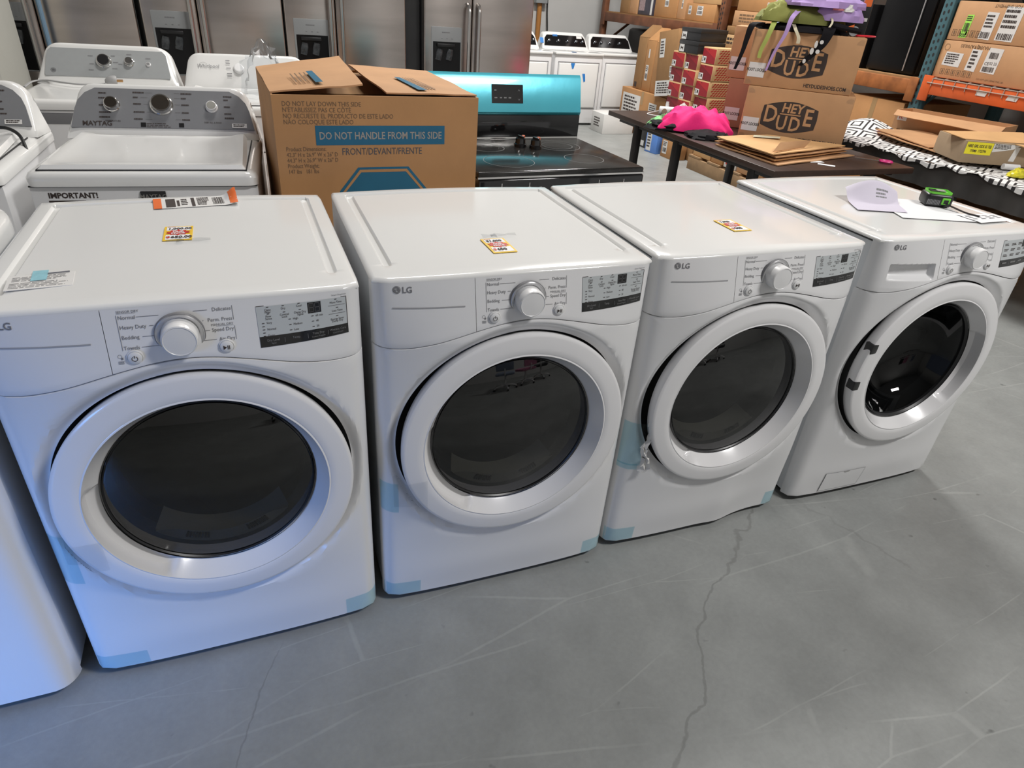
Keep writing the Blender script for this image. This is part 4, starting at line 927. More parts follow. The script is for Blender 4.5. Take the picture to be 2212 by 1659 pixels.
# ---------------------------------------------------------------- cartons: one builder for all plain boxes
def carton(label, x, y, z, w, d, h, rz=0.0, m=M_card, name='carton', group=None, cat='box', labels=(), tape=True, face='-y', bev=.006):
    """origin at the front left bottom corner; w along local x, d along local y; labels = (a0,b0,a1,b1,material,kind)"""
    t = thing(name, label, cat, (x, y, z), rz, group)
    bd = obj('body', box(B(), 0, 0, 0, w, d, h, bev, 2), m, t)
    if tape:
        bm = B(); Ft = frame((0, 0, h), (1, 0, 0), (0, 1, 0), .0008); quad(bm, Ft, 0, d / 2 - .025, w, d / 2 + .025)
        quad(bm, frame((0, d, 0), (0, -1, 0), (0, 0, 1), .0008), d / 2 - .025, h * .7, d / 2 + .025, h); obj('tape', bm, mat('tan_tape', (.42, .27, .13), .3, var=.05), t, recalc=False)
    Ff = {'-y': frame((0, 0, 0), (1, 0, 0), (0, 0, 1), .001), '-x': frame((0, d, 0), (0, -1, 0), (0, 0, 1), .001)}
    Fg = {'-y': frame((0, 0, 0), (1, 0, 0), (0, 0, 1), .0018), '-x': frame((0, d, 0), (0, -1, 0), (0, 0, 1), .0018)}
    for i, L_ in enumerate(labels):
        a0, b0, a1, b1, lm, kind = L_[:6]; fc = L_[6] if len(L_) > 6 else face
        if kind == 'ink': bm = B(); bars(bm, Ff[fc], a0, b0, a1, b1, max(1, int((b1 - b0) / .03)), seed=i + int(x * 100)); obj('box_print', bm, lm, t, recalc=False); continue
        bm = B(); quad(bm, Ff[fc], a0, b0, a1, b1); lb = obj('label', bm, lm, t, recalc=False)
        bm = B()
        if kind == 'bar': bars(bm, Fg[fc], a0 + (a1 - a0) * .1, b0 + (b1 - b0) * .12, a1 - (a1 - a0) * .1, b0 + (b1 - b0) * .45, 14, vertical=True, seed=i); bars(bm, Fg[fc], a0 + (a1 - a0) * .1, b0 + (b1 - b0) * .55, a1 - (a1 - a0) * .1, b1 - (b1 - b0) * .1, 3, seed=i + 4)
        elif kind == 'text': bars(bm, Fg[fc], a0 + (a1 - a0) * .1, b0 + (b1 - b0) * .12, a1 - (a1 - a0) * .1, b1 - (b1 - b0) * .12, 5, seed=i)
        elif kind: text(bm, kind, (b1 - b0) * .28, lambda a, b: Fg[fc]((a0 + a1) / 2 + a, (b0 + b1) / 2 - (b1 - b0) * .08 + b), 'CENTER', sx=.75, bold=.0006)
        if kind: obj('label_lettering', bm, M_ink, lb, recalc=False)
        else: bm.free()
    return t
def carton_x(label, px, X, d, z0=None, h=None, m=M_card, **k):
    """box whose -x face fills the pixel rectangle px = (left, top, right, bottom) on the plane x = X"""
    l, t_, r, b = px; my = (t_ + b) / 2
    y1, y0 = atx(l, my, X).y, atx(r, my, X).y
    zt, zb = atx((l + r) / 2, t_, X).z, atx((l + r) / 2, b, X).z
    if z0 is None: z0 = zb
    return carton(label, X, y0, z0, d, y1 - y0, (h or (zt - z0)), 0.0, m, face='-x', **k), (y0, y1, z0, zt)

# ---------------------------------------------------------------- pallet rack along the right side
XR, XD = 5.70, 6.75
rk = thing('pallet_rack', 'tall pallet rack with teal and brown uprights and orange, rusty and brown beams', 'rack', (0, 0, 0))
def upright(y, m, X, holes, name='upright'):
    u = obj(name, box(B(), X, y - .045, 0, X + .075, y + .045, 3.2, .004), m, rk)
    if holes:
        bm = B(); Fx = frame((X, 0, 0), (0, -1, 0), (0, 0, 1), .0012)
        for k in range(42):
            z = .10 + k * .05
            for s in (-.018, .018):
                zz = z + (.012 if s > 0 else 0)
                ngon(bm, Fx, [(-y + s + .0085 * math.cos(a), zz + .0105 * math.sin(a) - (.006 if math.sin(a) < -.5 else 0)) for a in [2 * math.pi * i / 10 for i in range(10)]])
        o = obj('punched_hole', bm, M_dark, u, recalc=False); o['kind'] = 'stuff'
    return u
for y, m, m2 in ((2.965, M_teal, M_teal), (5.765, M_brownrack, M_brownrack), (8.60, M_brownrack, M_brownrack), (0.16, M_teal, M_teal)):
    upright(y, m, XR, y < 6); upright(y, m2, XD - .075, False)
    for k, (za, zb) in enumerate(((.2, .9), (.9, 1.6), (1.6, 2.3), (2.3, 3.0))):
        bm = B(); s = k % 2; tube(bm, [(XR + .05, y, za if s else zb), (XD - .05, y, zb if s else za)], .018, 6); obj('brace', bm, m, rk)
def beam(y0, y1, z0, z1, m, X=XR, bracket=True):
    b = obj('beam', box(B(), X - .012, y0 + .05, z0, X + .040, y1 - .05, z1, .005), m, rk)
    if bracket:
        for yy in (y0 + .05, y1 - .05): obj('beam_bracket', box(B(), X - .016, yy - .055 if yy > (y0 + y1) / 2 else yy - .03, z0 - .05, X - .004, yy + .03 if yy > (y0 + y1) / 2 else yy + .055, z1 + .02, .003), m, b)
    return b
for X in (XR, XD - .045):
    beam(.16, 2.965, 1.03, 1.145, M_orackp, X, X == XR); beam(2.965, 5.765, 1.005, 1.115, M_rust, X, X == XR); beam(5.765, 8.60, 1.225, 1.335, M_brownrack, X, X == XR)
    beam(.16, 2.965, 2.5, 2.62, M_orackp, X, False); beam(2.965, 5.765, 2.5, 2.62, M_rust, X, False); beam(5.765, 8.60, 2.5, 2.62, M_brownrack, X, False)  # upper beams, unseen, belong to the level added for shade
for y0, y1, z in ((3.02, 5.71, 1.117), (5.82, 8.55, 1.337), (.21, 2.91, 2.622), (3.02, 5.71, 2.622), (5.82, 8.55, 2.622)): bobj('shelf_and_shade_board', M_card3, rk, XR + .01, y0, z - .02 if z < 2 else z, XD - .01, y1, z + .012)  # topmost boards added out of view to shade the bays below
bm = B()
for k in range(27): y = .26 + k * .10; tube(bm, [(XR - .016, y, 1.09), (XR - .014, y, 1.15), (XR + .01, y, 1.153), (XD - .03, y, 1.153)], .0035, 5)
for k in range(9): x = XR - .012 + k * .13; tube(bm, [(x, .22, 1.148), (x, 2.90, 1.148)], .0035, 5)
tube(bm, [(XR - .018, .22, 1.115), (XR - .018, 2.90, 1.115)], .0035, 5)
obj('wire_deck', bm, M_wire, rk)
for px, py in ((2120, 202), (2187, 213)):
    p = atx(px, py, XR - .014); bm = B(); Fx = frame((XR - .013, p.y, p.z), (0, -1, 0), (0, 0, 1), .002); ngon(bm, Fx, ((-.045, -.018), (.035, -.018), (.048, .020), (-.032, .020))); obj('beam_label', bm, M_label, rk, recalc=False)
# two wide cartons on the wire deck of the orange bay
def big_box(label, z, yl, extra):
    h = .262; t = carton(label, XR + .02, .95, z, .78, yl - .95, h, 0, M_card2, labels=(), tape=False)
    Fx = frame((0, yl - .95, 0), (0, -1, 0), (0, 0, 1), .001); Fy = frame((0, yl - .95, 0), (0, -1, 0), (0, 0, 1), .0018)
    return t, Fx, Fy, h
lo, Fx, Fy, h = big_box('wide cardboard carton with three white shipping labels resting on the orange-bay wire deck', 1.158, 2.912, 0)
bm = B()
for k in range(6): quad(bm, Fx, .060 + k * .047, .028, .060 + k * .047 + .034, .030); quad(bm, Fx, .060 + k * .047, .064, .060 + k * .047 + .034, .066); quad(bm, Fx, .060 + k * .047, .028, .062 + k * .047, .066); quad(bm, Fx, .092 + k * .047, .028, .094 + k * .047, .066); quad(bm, Fx, .072 + k * .047, .036, .082 + k * .047, .058)
text(bm, 'MAX QTA.', .034, lambda a, b: Fx(.40 - a, .245 - b)); text(bm, 'RE = 1700LBS', .030, lambda a, b: Fx(.33 - a, .243 - b)); text(bm, 'DO NOT LIFT USING THIS LID', .016, lambda a, b: Fx(.38 + a, .022 + b))
ring2d(bm, Fx, .050, .215, .022, .025, 6); obj('box_print', bm, M_inkb, lo, recalc=False)['kind'] = 'stuff'
for a0, b0, a1, b1, sd, kd in ((.050, .085, .200, .185, 3, 0), (.255, .070, .340, .220, 5, 0), (.385, .070, .500, .240, 7, 1)):
    bm = B(); sk = .02; ngon(bm, Fx, ((a0, b0 + sk * .3), (a1, b0), (a1 + sk * .4, b1 - sk * .2), (a0 + sk * .5, b1))); lb = obj('label', bm, M_label, lo, recalc=False)
    bm = B()
    if kd: bars(bm, Fy, a0 + .012, b0 + .012, a1 - .012, b0 + .045, 16, vertical=True, seed=sd); text(bm, 'CE', .03, lambda a, b: Fy(a0 + .012 + a, b0 + .055 + b)); bars(bm, Fy, a0 + .03, b0 + .10, a1 - .02, b1 - .03, 12, vertical=True, seed=sd); text(bm, '52 25', .026, lambda a, b: Fy(a0 + .05 + a, b0 + .06 + b))
    else: bars(bm, Fy, a0 + .018, b0 + .012, a1 - .018, b1 - .012, 5, seed=sd)
    obj('label_lettering', bm, M_ink, lb, recalc=False)
up, Fx, Fy, h = big_box('wide carton with a bright green SOS sticker, stacked on another wide carton', 1.4225, 2.90, 1)
bm = B()
for k in range(5): quad(bm, Fx, .03 + k * .050, .030, .066 + k * .050, .033); quad(bm, Fx, .03 + k * .050, .070, .066 + k * .050, .073); quad(bm, Fx, .03 + k * .050, .030, .033 + k * .050, .073); quad(bm, Fx, .063 + k * .050, .030, .066 + k * .050, .073); quad(bm, Fx, .042 + k * .05, .038, .054 + k * .05, .064)
text(bm, 'FOR SHIPMENT', .03, lambda a, b: Fx(.5 - a, .25 - b)); obj('box_print', bm, M_inkb, up, recalc=False)['kind'] = 'stuff'
bm = B(); ngon(bm, Fx, ((.095, .020), (.155, .022), (.165, .175), (.112, .172))); gs = obj('green_sticker', bm, mat('bright_green_label', (.40, .85, .12), .5, var=.03), up, recalc=False)
bm = B(); text(bm, 'SOS', .028, lambda a, b: Fy(.098 + a, .028 + b), bold=.001); bars(bm, Fy, .110, .062, .152, .120, 9, vertical=True, seed=2); bars(bm, Fy, .112, .128, .158, .165, 3, seed=3); obj('label_lettering', bm, M_ink, gs, recalc=False)
for a0, b0, a1, b1, kd in ((.255, .02, .345, .20, 0), (.385, .02, .52, .24, 1)):
    bm = B(); ngon(bm, Fx, ((a0, b0 + .004), (a1, b0), (a1 + .008, b1 - .004), (a0 + .008, b1))); lb = obj('label', bm, M_label, up, recalc=False); bm = B()
    bars(bm, Fy, a0 + .012, b0 + .010, a1 - .012, b0 + .05, 14, vertical=True, seed=int(a0 * 100)); bars(bm, Fy, a0 + .012, b0 + .07, a1 - .012, b1 - .02, 4, seed=8); obj('label_lettering', bm, M_ink, lb, recalc=False)
# black appliance on the rusty bay shelf, with a narrow bright edge
p0, p1 = atx(1888, 90, 5.80), atx(1968, 90, 5.80)
bf = thing('black_fridge', 'glossy black fridge with a bright vertical edge standing on the rusty-beam shelf', 'refrigerator', (5.80, 3.16, 1.13), 0)
bobj('body', M_black, bf, .03, 0, 0, .70, .50, .90, .006); obj('door', box(B(), 0, .0, .01, .028, .50, .90, .008, 2), mat('black_satin', (.006, .006, .007), .3, var=.1, spec=.25), bf)
bm = B(); tube(bm, [(-.006, .10, .03), (-.006, .10, .88)], .006, 8); obj('bright_edge', bm, M_silver, bf)
carton('black carton with white print stacked behind the backpacks on the rusty-beam shelf', XR + .05, 3.75, 1.13, .5, .42, .50, 0, mat('black_box_paper', (.016, .016, .018), .45, var=.2), labels=((.03, .30, .20, .36, M_label, 'text', '-x'), (.05, .12, .10, .20, M_orange, '', '-x'), (.22, .30, .34, .46, M_orange, '', '-x')), tape=False, name='printed_carton')
carton('long cardboard carton lying on top of the black fridge', 5.72, 3.10, 2.031, .7, 1.2, .3, 0, M_card2)
# cartons under the rusty bay, on the floor
carton('tan carton with printed bird mark standing under the rusty beam beside teal upright', 5.72, 3.06, 0, .8, .62, .93, 0, M_card, labels=((.30, .62, .46, .72, M_ink, 'ink', '-x'), (.06, .86, .10, .90, M_label, 'R', '-x')))
carton('dark filler carton pushed back in the dark bay under the orange beam', 6.0, 1.9, 0, .7, .95, .62, 0, M_card3)  # this carton and the next are added to fill the dark bay
carton('dull filler carton under the orange beam beside the pushed-back carton', 6.05, .95, 0, .6, .85, .70, 0, M_card3)
# brown bay shelf: cartons in a row (their faces show against the aisle)
row = [((1337, -20, 1357, 33), M_card3, ()), ((1357, -20, 1374, 34), M_card2, ()), ((1376, -30, 1408, 36), mat('dark_printed_box', (.06, .055, .075), .4, var=.3), ('pic',)), ((1411, -30, 1460, 40), M_card, ('bar',)), ((1461, -25, 1479, 42), M_card2, ('bar',)), ((1480, 8, 1545, 47), M_card, ('bar', 'bar'))]
names_ = ('dull narrow carton at the far end of the brown shelf', 'pale narrow carton beside the dark printed box on the brown shelf', 'dark printed product box on the brown shelf', 'carton with one white label beside the dark printed box', 'slim carton with a white label between two wider cartons on the brown shelf', 'low wide carton with two white labels against the brown upright')
for (px, m, lab), nm in zip(row, names_):
    l, t_, r, b = px; y1, y0 = atx(l, 30, XR + .04).y, atx(r, 30, XR + .04).y; zt = atx((l + r) / 2, t_, XR + .04).z; w = y1 - y0 - .012; hh = zt - 1.35
    ls = ()
    if 'bar' in lab: ls = ((w * .45, hh * .35, w * .62, hh * .75, M_label, 'bar'),) if len(lab) == 1 else ((w * .08, hh * .35, w * .18, hh * .85, M_label, 'bar'), (w * .38, hh * .35, w * .58, hh * .88, M_label, 'bar'))
    if 'pic' in lab: ls = ((w * .06, hh * .15, w * .45, hh * .8, mat('pink_grey_print', (.35, .25, .26), .4, var=.3, vscale=40), ''), (w * .85, 0.01, w * .98, hh * .95, M_label, ''))
    carton(nm, XR + .04, y0, 1.35, .6, w, hh, 0, m, labels=tuple((*q, '-x') for q in ls), tape=False, name='carton' if 'pic' not in lab else 'product_box')
carton('flat carton stacked on the low wide carton against the brown upright', XR + .04, 5.85, 1.352 + hh, .55, w - .02, .22, 0, M_kraft, tape=False)
# cartons beyond the brown upright on the rusty shelf
carton('printed carton with a pale blue end label on the rusty-shelf stack', XR + .03, 4.72, 1.345, .55, .86, .150, 0, M_card2, labels=((.10, .03, .40, .12, M_inkb, 'ink', '-x'), (.70, .02, .85, .13, mat('pale_blue_box', (.45, .55, .66), .5, var=.1, vscale=30), '', '-x')), tape=False)
carton('tan carton with dark print on the rusty shelf by the brown upright', XR + .02, 4.72, 1.131, .58, .94, .130, 0, M_tan, labels=((.06, .02, .45, .10, M_ink, 'ink', '-x'),), tape=False)
carton('dull flat carton between the tan and the printed carton on the rusty shelf', XR + .02, 4.74, 1.263, .58, .90, .080, 0, M_card3, tape=False)
carton('carton with a white corner label stacked above the printed carton', XR + .03, 4.85, 1.497, .55, .70, .26, 0, M_card, labels=((.48, .03, .56, .09, M_label, 'bar', '-x'),), tape=False)
# open carton and tan boxes just below the shelf level
# ---------------------------------------------------------------- red shoe boxes, black shoe boxes
X0 = 5.20; BW, BH, BD = .235, .155, .33
def shoe_box(x, y, z, label, red, w=BW, h=BH, d=BD, lid=True):
    t = thing('shoe_box', label, 'shoe box', (x, y, z), 0, 'red shoe boxes stacked by the table')
    obj('box_body', box(B(), 0, 0, 0, d, w, h - .001, .003), M_tan, t)
    bm = B(); Fx = frame((0, w, 0), (0, -1, 0), (0, 0, 1), .0012); quad(bm, Fx, .005, .003, w - .005, h - .013); ep = obj('end_panel', bm, red, t, recalc=False)
    bm = B(); Fg = frame((0, w, 0), (0, -1, 0), (0, 0, 1), .0020); ngon(bm, Fg, ((.005, .003), (w - .005, .003), (w - .005, h * .35), (.005, h - .013))); obj('dark_corner', bm, M_redbox if red is M_redbox2 else mat('deep_red_box_paper', (.19, .008, .014), .5, var=.05), ep, recalc=False)
    Fh = frame((0, w, 0), (0, -1, 0), (0, 0, 1), .0028); bm = B(); quad(bm, Fh, .004, .004, w * .34, h * .42); lb = obj('label', bm, M_label, t, recalc=False)
    bm = B(); Fi = frame((0, w, 0), (0, -1, 0), (0, 0, 1), .0034); bars(bm, Fi, w * .05, h * .08, w * .14, h * .38, 4, seed=int(y * 40)); quad(bm, Fi, w * .18, h * .16, w * .29, h * .34); obj('label_lettering', bm, M_ink, lb, recalc=False)
    bm = B(); Fs = frame((0, 0, 0), (1, 0, 0), (0, 0, 1), .0012); red_ = M_redbox2
    quad(bm, Fs, .035, .006, d - .004, h - .020); sp = obj('side_panel', bm, M_tan, t, recalc=False)
    bm = B(); Fs2 = frame((0, 0, 0), (1, 0, 0), (0, 0, 1), .0020)
    for r in range(6):
        for c in range(9):
            a = .040 + c * .036 + (.018 if r % 2 else 0); b = .010 + r * .022
            if a + .030 < d - .004: ngon(bm, Fs2, ((a - .003, b + .008), (a + .005, b - .001), (a + .032, b + .011), (a + .024, b + .020)))
    so = obj('side_pattern', bm, red_, sp, recalc=False); so['kind'] = 'stuff'
    bm = B(); ring2d(bm, Fh, w * .42, h - .020, .0001, .006, 8); obj('finger_hole', bm, M_dark, t, recalc=False)
    return t
cols = ((5.575, 'far'), (5.330, 'near'))
for ci, (y, nm) in enumerate(cols):
    for r in range(6):
        shoe_box(X0 + .004 * ((r * 7 + ci * 3) % 5 - 2), y + .006 * ((r * 5 + ci) % 3 - 1), .13 + r * BH, 'red shoe box, %s from the pallet, in the stack column %s' % (('lowest', 'second', 'third', 'fourth', 'fifth', 'topmost')[r], ('beside the leaning carton', 'beside the single stack')[ci]), M_redbox2 if (r + ci) % 2 else M_redbox)
for r in range(6): shoe_box(X0 + .02 + .006 * (r % 3), 5.075 + .004 * (r % 2), .19 + r * (BH + .005) + (.03 if r > 3 else 0) - (.03 if r > 3 else 0), 'red shoe box with printed side, %s in the single stack' % ('lowest', 'second up', 'third up', 'fourth up', 'fifth up', 'topmost')[r], M_redbox2 if r % 2 else M_redbox)
bobj('low_carton', M_card3, None, 5.18, 5.08, 0, 5.58, 5.30, .189, .004); tag(bpy.data.objects['low_carton'], 'low dull carton carrying the single stack of red shoe boxes', 'box')
pl = thing('wooden_pallet', 'small wooden pallet carrying the two-column red shoe box stack', 'pallet', (5.16, 5.315, 0), 0)
Mp = mat('pallet_wood', (.30, .19, .10), .8, var=.2, vscale=10)
for k in range(4): bobj('slat', Mp, pl, .02 + k * .10, 0, .105, .10 + k * .10, .51, .128, .002)
for k in range(3): bobj('bearer', Mp, pl, 0, k * .215, 0, .42, .08 + k * .215, .105, .002)
for k, z in enumerate((.13 + 6 * BH, .13 + 6 * BH + .122)):
    t = thing('shoe_box', ('black shoe box lying on the red shoe boxes under another black one', 'black shoe box lying on top of another black shoe box')[k], 'shoe box', (X0 - .01 + k * .01, 5.36 + k * .01, z), 0)
    mb = mat('black_shoe_box', (.022, .022, .024), .45, var=.15); obj('box_body', box(B(), 0, 0, 0, .34, .36, .085, .003), mb, t); obj('lid', box(B(), -.004, -.004, .080, .344, .364, .120, .004), mb, t)
    bm = B(); Fx = frame((0, .36, 0), (0, -1, 0), (0, 0, 1), .002); quad(bm, Fx, .015, .005, .105, .078); lb = obj('label', bm, M_label, t, recalc=False)
    bm = B(); Fg = frame((0, .36, 0), (0, -1, 0), (0, 0, 1), .003); ngon(bm, Fg, ((.035, .02), (.050, .035), (.070, .035), (.088, .018), (.085, .055), (.060, .045), (.040, .060))); obj('label_lettering', bm, M_ink, lb, recalc=False)
# tall narrow cartons standing on a labelled one beside them
carton('cardboard carton with a large white picture label carrying the tall narrow cartons', 5.36, 6.05, 0, .55, 1.08, .52, 0, M_card, labels=((.05, .20, .50, .46, M_label, 'text', '-x'), (.72, .22, .90, .42, M_label, 'bar', '-x')))
for k, (y, hh, m, lab) in enumerate(((6.78, .60, M_card3, ((.03, .02, .09, .08, M_ink, '', '-x'),)), (6.56, .58, M_card, ((.06, .38, .09, .48, M_label, '', '-x'), (.04, .12, .10, .30, M_label, 'bar', '-x'))), (6.35, .57, M_card, ()))):
    t = carton(('tall narrow carton nearest the far dryers, standing on the picture-label carton', 'tall narrow carton with two white labels standing on the picture-label carton', 'tall narrow unmarked carton standing on the picture-label carton')[k], 5.42, y, .523, .30, .195, hh, 0, m, labels=lab, tape=False)
    bm = B(); w_, d_ = .30, .195
    f = [bm.verts.new(p) for p in ((0, 0, hh), (0, d_, hh), (w_, d_, hh), (w_, 0, hh), (w_ * .4, d_ * .35, hh + .14), (w_ * .4, d_ * .65, hh + .14), (w_ * .7, d_ * .65, hh + .14), (w_ * .7, d_ * .35, hh + .14))]
    for q in ((0, 1, 5, 4), (1, 2, 6, 5), (2, 3, 7, 6), (3, 0, 4, 7), (4, 5, 6, 7)): bm.faces.new([f[i] for i in q])
    obj('folded_flaps', bm, m, t)
lc = carton('cardboard carton leaning beside the red shoe boxes with white labels', 5.30, 5.83, .56, .22, .40, .70, 0, M_card3, labels=((.04, .42, .14, .62, M_label, 'text', '-x'), (.28, .20, .36, .32, M_label, 'bar', '-x'), (.0, .0, .36, .17, M_label, 'text', '-x')), tape=False); lc.rotation_euler = (-.16, 0, 0); lc.location.z = .585
carton('squat dull carton under the leaning carton', 5.37, 6.06, .523, .20, .16, .055, 0, M_card3, tape=False)
bw = obj('dark_fill_block', box(B(), 6.05, 5.95, 0, 6.70, 8.40, 1.16, .05, 3), M_black); tag(bw, 'large black block added to fill the dark area under the brown shelf', 'block')  # black block added to fill the dark space below the shelf
# floor things between the table legs and the stacks
carton('white box with a tool picture on the floor by the far dryers', 4.86, 6.62, 0, .45, .34, .24, .0, M_label, labels=((.08, .06, .24, .18, M_ink, 'ink', '-x'),), tape=False, name='product_box')
carton('blue and white pack standing on the floor beside a small carton', 4.95, 5.46, 0, .10, .20, .25, .15, M_lablue, labels=((.02, .02, .10, .23, M_label, 'text', '-x'),), tape=False, name='product_pack')
carton('small carton with white label on the floor beside the blue pack', 4.98, 5.15, 0, .17, .26, .22, 0, M_card, labels=((.03, .04, .12, .18, M_label, 'bar', '-x'),), tape=False)
carton('black and white pack on the floor beside the blue and white pack', 5.00, 5.72, 0, .15, .22, .22, 0, M_black, labels=((.05, .02, .12, .08, M_label, '', '-x'),), tape=False, name='product_pack')
P2 = thing('wooden_pallet', 'long wooden pallet with small cartons on it behind the brown table', 'pallet', (4.95, 3.30, 0), 0)
for k in range(5): bobj('slat', Mp, P2, 0, k * .33, .125, .62, .20 + k * .33, .148, .002)
for k in range(3): bobj('bearer', Mp, P2, .0 + k * .27, 0, 0, .08 + k * .27, 1.52, .124, .002)
for k, (y, w, h, m, lb) in enumerate(((4.48, .30, .20, M_kraft, ((.16, .05, .24, .15, M_ink, 'ink', '-x'),)), (4.28, .18, .18, M_card, ()), (4.06, .19, .17, M_label, ((.03, .03, .16, .14, M_red, '', '-x'),)), (3.66, .38, .26, M_card2, ((.22, .08, .32, .22, M_label, 'bar', '-x'),)), (3.34, .28, .20, M_kraft, ((.10, .03, .22, .07, M_inkb, 'ink', '-x'),)))):
    carton(('pale carton with small dark print on the long pallet', 'plain small carton between the pale and the white box on the long pallet', 'small white box with a red print on the long pallet', 'wide carton with white tab label on the long pallet', 'pale carton at the near end of the long pallet')[k], 4.97, y, .150, .36, w, h, 0, m, labels=lb, tape=False)
# ---------------------------------------------------------------- brown table
tb = thing('work_table', 'dark brown table with black legs holding shoe cartons, pink cloth and flattened cardboard', 'table', (3.30, 1.74, 0), 0)
TW, TL = 1.10, 2.00
obj('tabletop', box(B(), 0, 0, .705, TW, TL, .740, .003), M_wood, tb)
for x in (.05, TW - .09):
    for y in (.22, 1.05, 1.60): obj('leg', box(B(), x, y, .012, x + .045, y + .06, .705, .004), M_bmetal, tb)
    obj('rail', box(B(), x + .005, .10, .672, x + .040, TL - .10, .704, .002), M_bmetal, tb)
for x in (.05, TW - .09):
    for y in (.22, 1.05, 1.60): obj('leg_foot', box(B(), x - .005, y - .005, 0, x + .05, y + .065, .014, .003), M_black, tb)
TZ = .7405
# Hey Dude shoe cartons
HRZ = math.atan2(-.675, .738)
def hd(u, v, z): return Vector((3.79 + .738 * u + .675 * v, 2.665 - .675 * u + .738 * v, z))
def hey_dude(u, v, z, label, full, w=.68, d=.36, h=.335, m=M_card2, lab='FOOT LOCKER', du=0.0):
    t = thing('shoe_carton', label, 'box', hd(u, v, z), HRZ + du, 'shoe cartons on the brown table')
    obj('body', box(B(), 0, 0, 0, w, d, h, .007, 2), m, t)
    Fa, Fb_ = frame((0, 0, 0), (1, 0, 0), (0, 0, 1), .001), frame((0, 0, 0), (1, 0, 0), (0, 0, 1), .0018)
    cx, cz = .305, .165
    if full:
        hw, hh, k = .175, .098, .04
        pts = []
        n = 8
        for i in range(n + 1): a = i / n; pts.append((cx - hw + 2 * hw * a, cz + hh * (.62 + .38 * math.sin(math.pi * a))))
        pts += [(cx + hw * 1.03, cz)]
        for i in range(n + 1): a = i / n; pts.append((cx + hw - 2 * hw * a, cz - hh * (.62 + .38 * math.sin(math.pi * a))))
        pts += [(cx - hw * 1.03, cz)]
        bm = B(); ngon(bm, Fa, pts); lg = obj('logo_plate', bm, M_ink, t, recalc=False)
        bm = B()
        text(bm, 'HEY', .080, lambda a, b: Fb_(cx + .012 + a, cz + .030 + b), 'CENTER', bold=.0022, sx=.95, shear=.08)
        quad(bm, Fb_, cx - .062, cz + .014, cx + .072, cz + .021)
        for s, dx_, dz_, sz in (('D', -.120, -.040, .150), ('U', -.040, -.082, .128), ('D', .046, -.082, .128), ('E', .122, -.040, .150)): text(bm, s, sz, lambda a, b: Fb_(cx + dx_ + a, cz + dz_ + b), 'CENTER', bold=.0024, sx=.80)
        obj('logo_lettering', bm, M_kraft if False else M_card2, lg, recalc=False)
        bm = B(); text(bm, 'HEYDUDESHOES.COM', .031, lambda a, b: Fa(w - .035 + a, .022 + b), 'RIGHT', bold=.0008, sx=.85); obj('box_lettering', bm, M_ink, t, recalc=False)
        for x in (.03, w - .03):
            bm = B(); s = 1 if x < .1 else -1
            for zz in (.02, h - .03): ngon(bm, Fa, ((x - .022 * s, zz - .015), (x + .022 * s, zz - .012), (x + .016 * s, zz + .006), (x - .002 * s, zz + .020), (x - .022 * s, zz + .015)))
            obj('corner_tape', bm, M_clear, t, recalc=False)
    bm = B(); quad(bm, Fa, .012, .052, .118, .140); lb = obj('label', bm, M_label, t, recalc=False)
    bm = B(); text(bm, lab, .0255, lambda a, b: Fb_(.065 + a, .088 + b), 'CENTER', sx=.72, bold=.0005); obj('label_lettering', bm, M_ink, lb, recalc=False)
    return t
hey_dude(-.035, 0, TZ, 'tan HEY DUDE shoe carton standing on the brown table under another', True)
hey_dude(-.075, .005, TZ + .3365, 'tan HEY DUDE shoe carton stacked on another, backpacks on top', True)
hey_dude(-.20, .40, TZ, 'tan shoe carton behind the HEY DUDE stack, on the table', False, m=mat('cardboard_rosy', (.40, .19, .11), .75, var=.08), du=0)
hey_dude(-.235, .405, TZ + .3365, 'tan shoe carton stacked behind the topmost HEY DUDE carton', False)
# ---------------------------------------------------------------- bags and straps on top
def ribbon(bm, pts, side, w, th=.003):
    P = smooth_pts(pts, 5); side = Vector(side).normalized(); prev = None
    for i, p in enumerate(P):
        t_ = (P[min(i + 1, len(P) - 1)] - P[max(i - 1, 0)]).normalized(); n = t_.cross(side).normalized(); ww = (w[0] + (w[1] - w[0]) * i / (len(P) - 1)) if isinstance(w, tuple) else w
        cur = [bm.verts.new(p + side * ww * a + n * th * b) for a, b in ((-.5, -.5), (.5, -.5), (.5, .5), (-.5, .5))]
        if prev:
            for k in range(4): bm.faces.new((prev[k], prev[(k + 1) % 4], cur[(k + 1) % 4], cur[k]))
        else: bm.faces.new(cur)
        prev = cur
    bm.faces.new(prev); return bm
HZ = TZ + .6735
ux, uy = Vector((.738, -.675, 0)), Vector((.675, .738, 0))
def lump(name, m, u, v, z, su, sv, sz, seed, parent=None, label=None, cat=None, **k):
    return crumple(name, m, label, cat, hd(u, v, z), su, sv, sz, seed, parent, rz=HRZ, **k)
def lumpthing(name, label, cat, group=None): return thing(name, label, cat, (0, 0, 0), 0, group)
bk = lumpthing('black_backpack', 'black backpack with white print hanging straps over the topmost HEY DUDE carton', 'backpack')
lump('bag_body', M_bfab, .21, .14, HZ, .30, .15, .05, 2, bk, amp=.25)
bm = B(); ribbon(bm, [hd(.36, .03, HZ + .035), hd(.37, -.012, HZ + .02), hd(.35, -.022, HZ - .06), hd(.30, -.020, HZ - .13), hd(.25, -.016, HZ - .19)], ux, (.085, .025), .010); st = obj('strap', bm, M_bfab, bk)
bm = B()
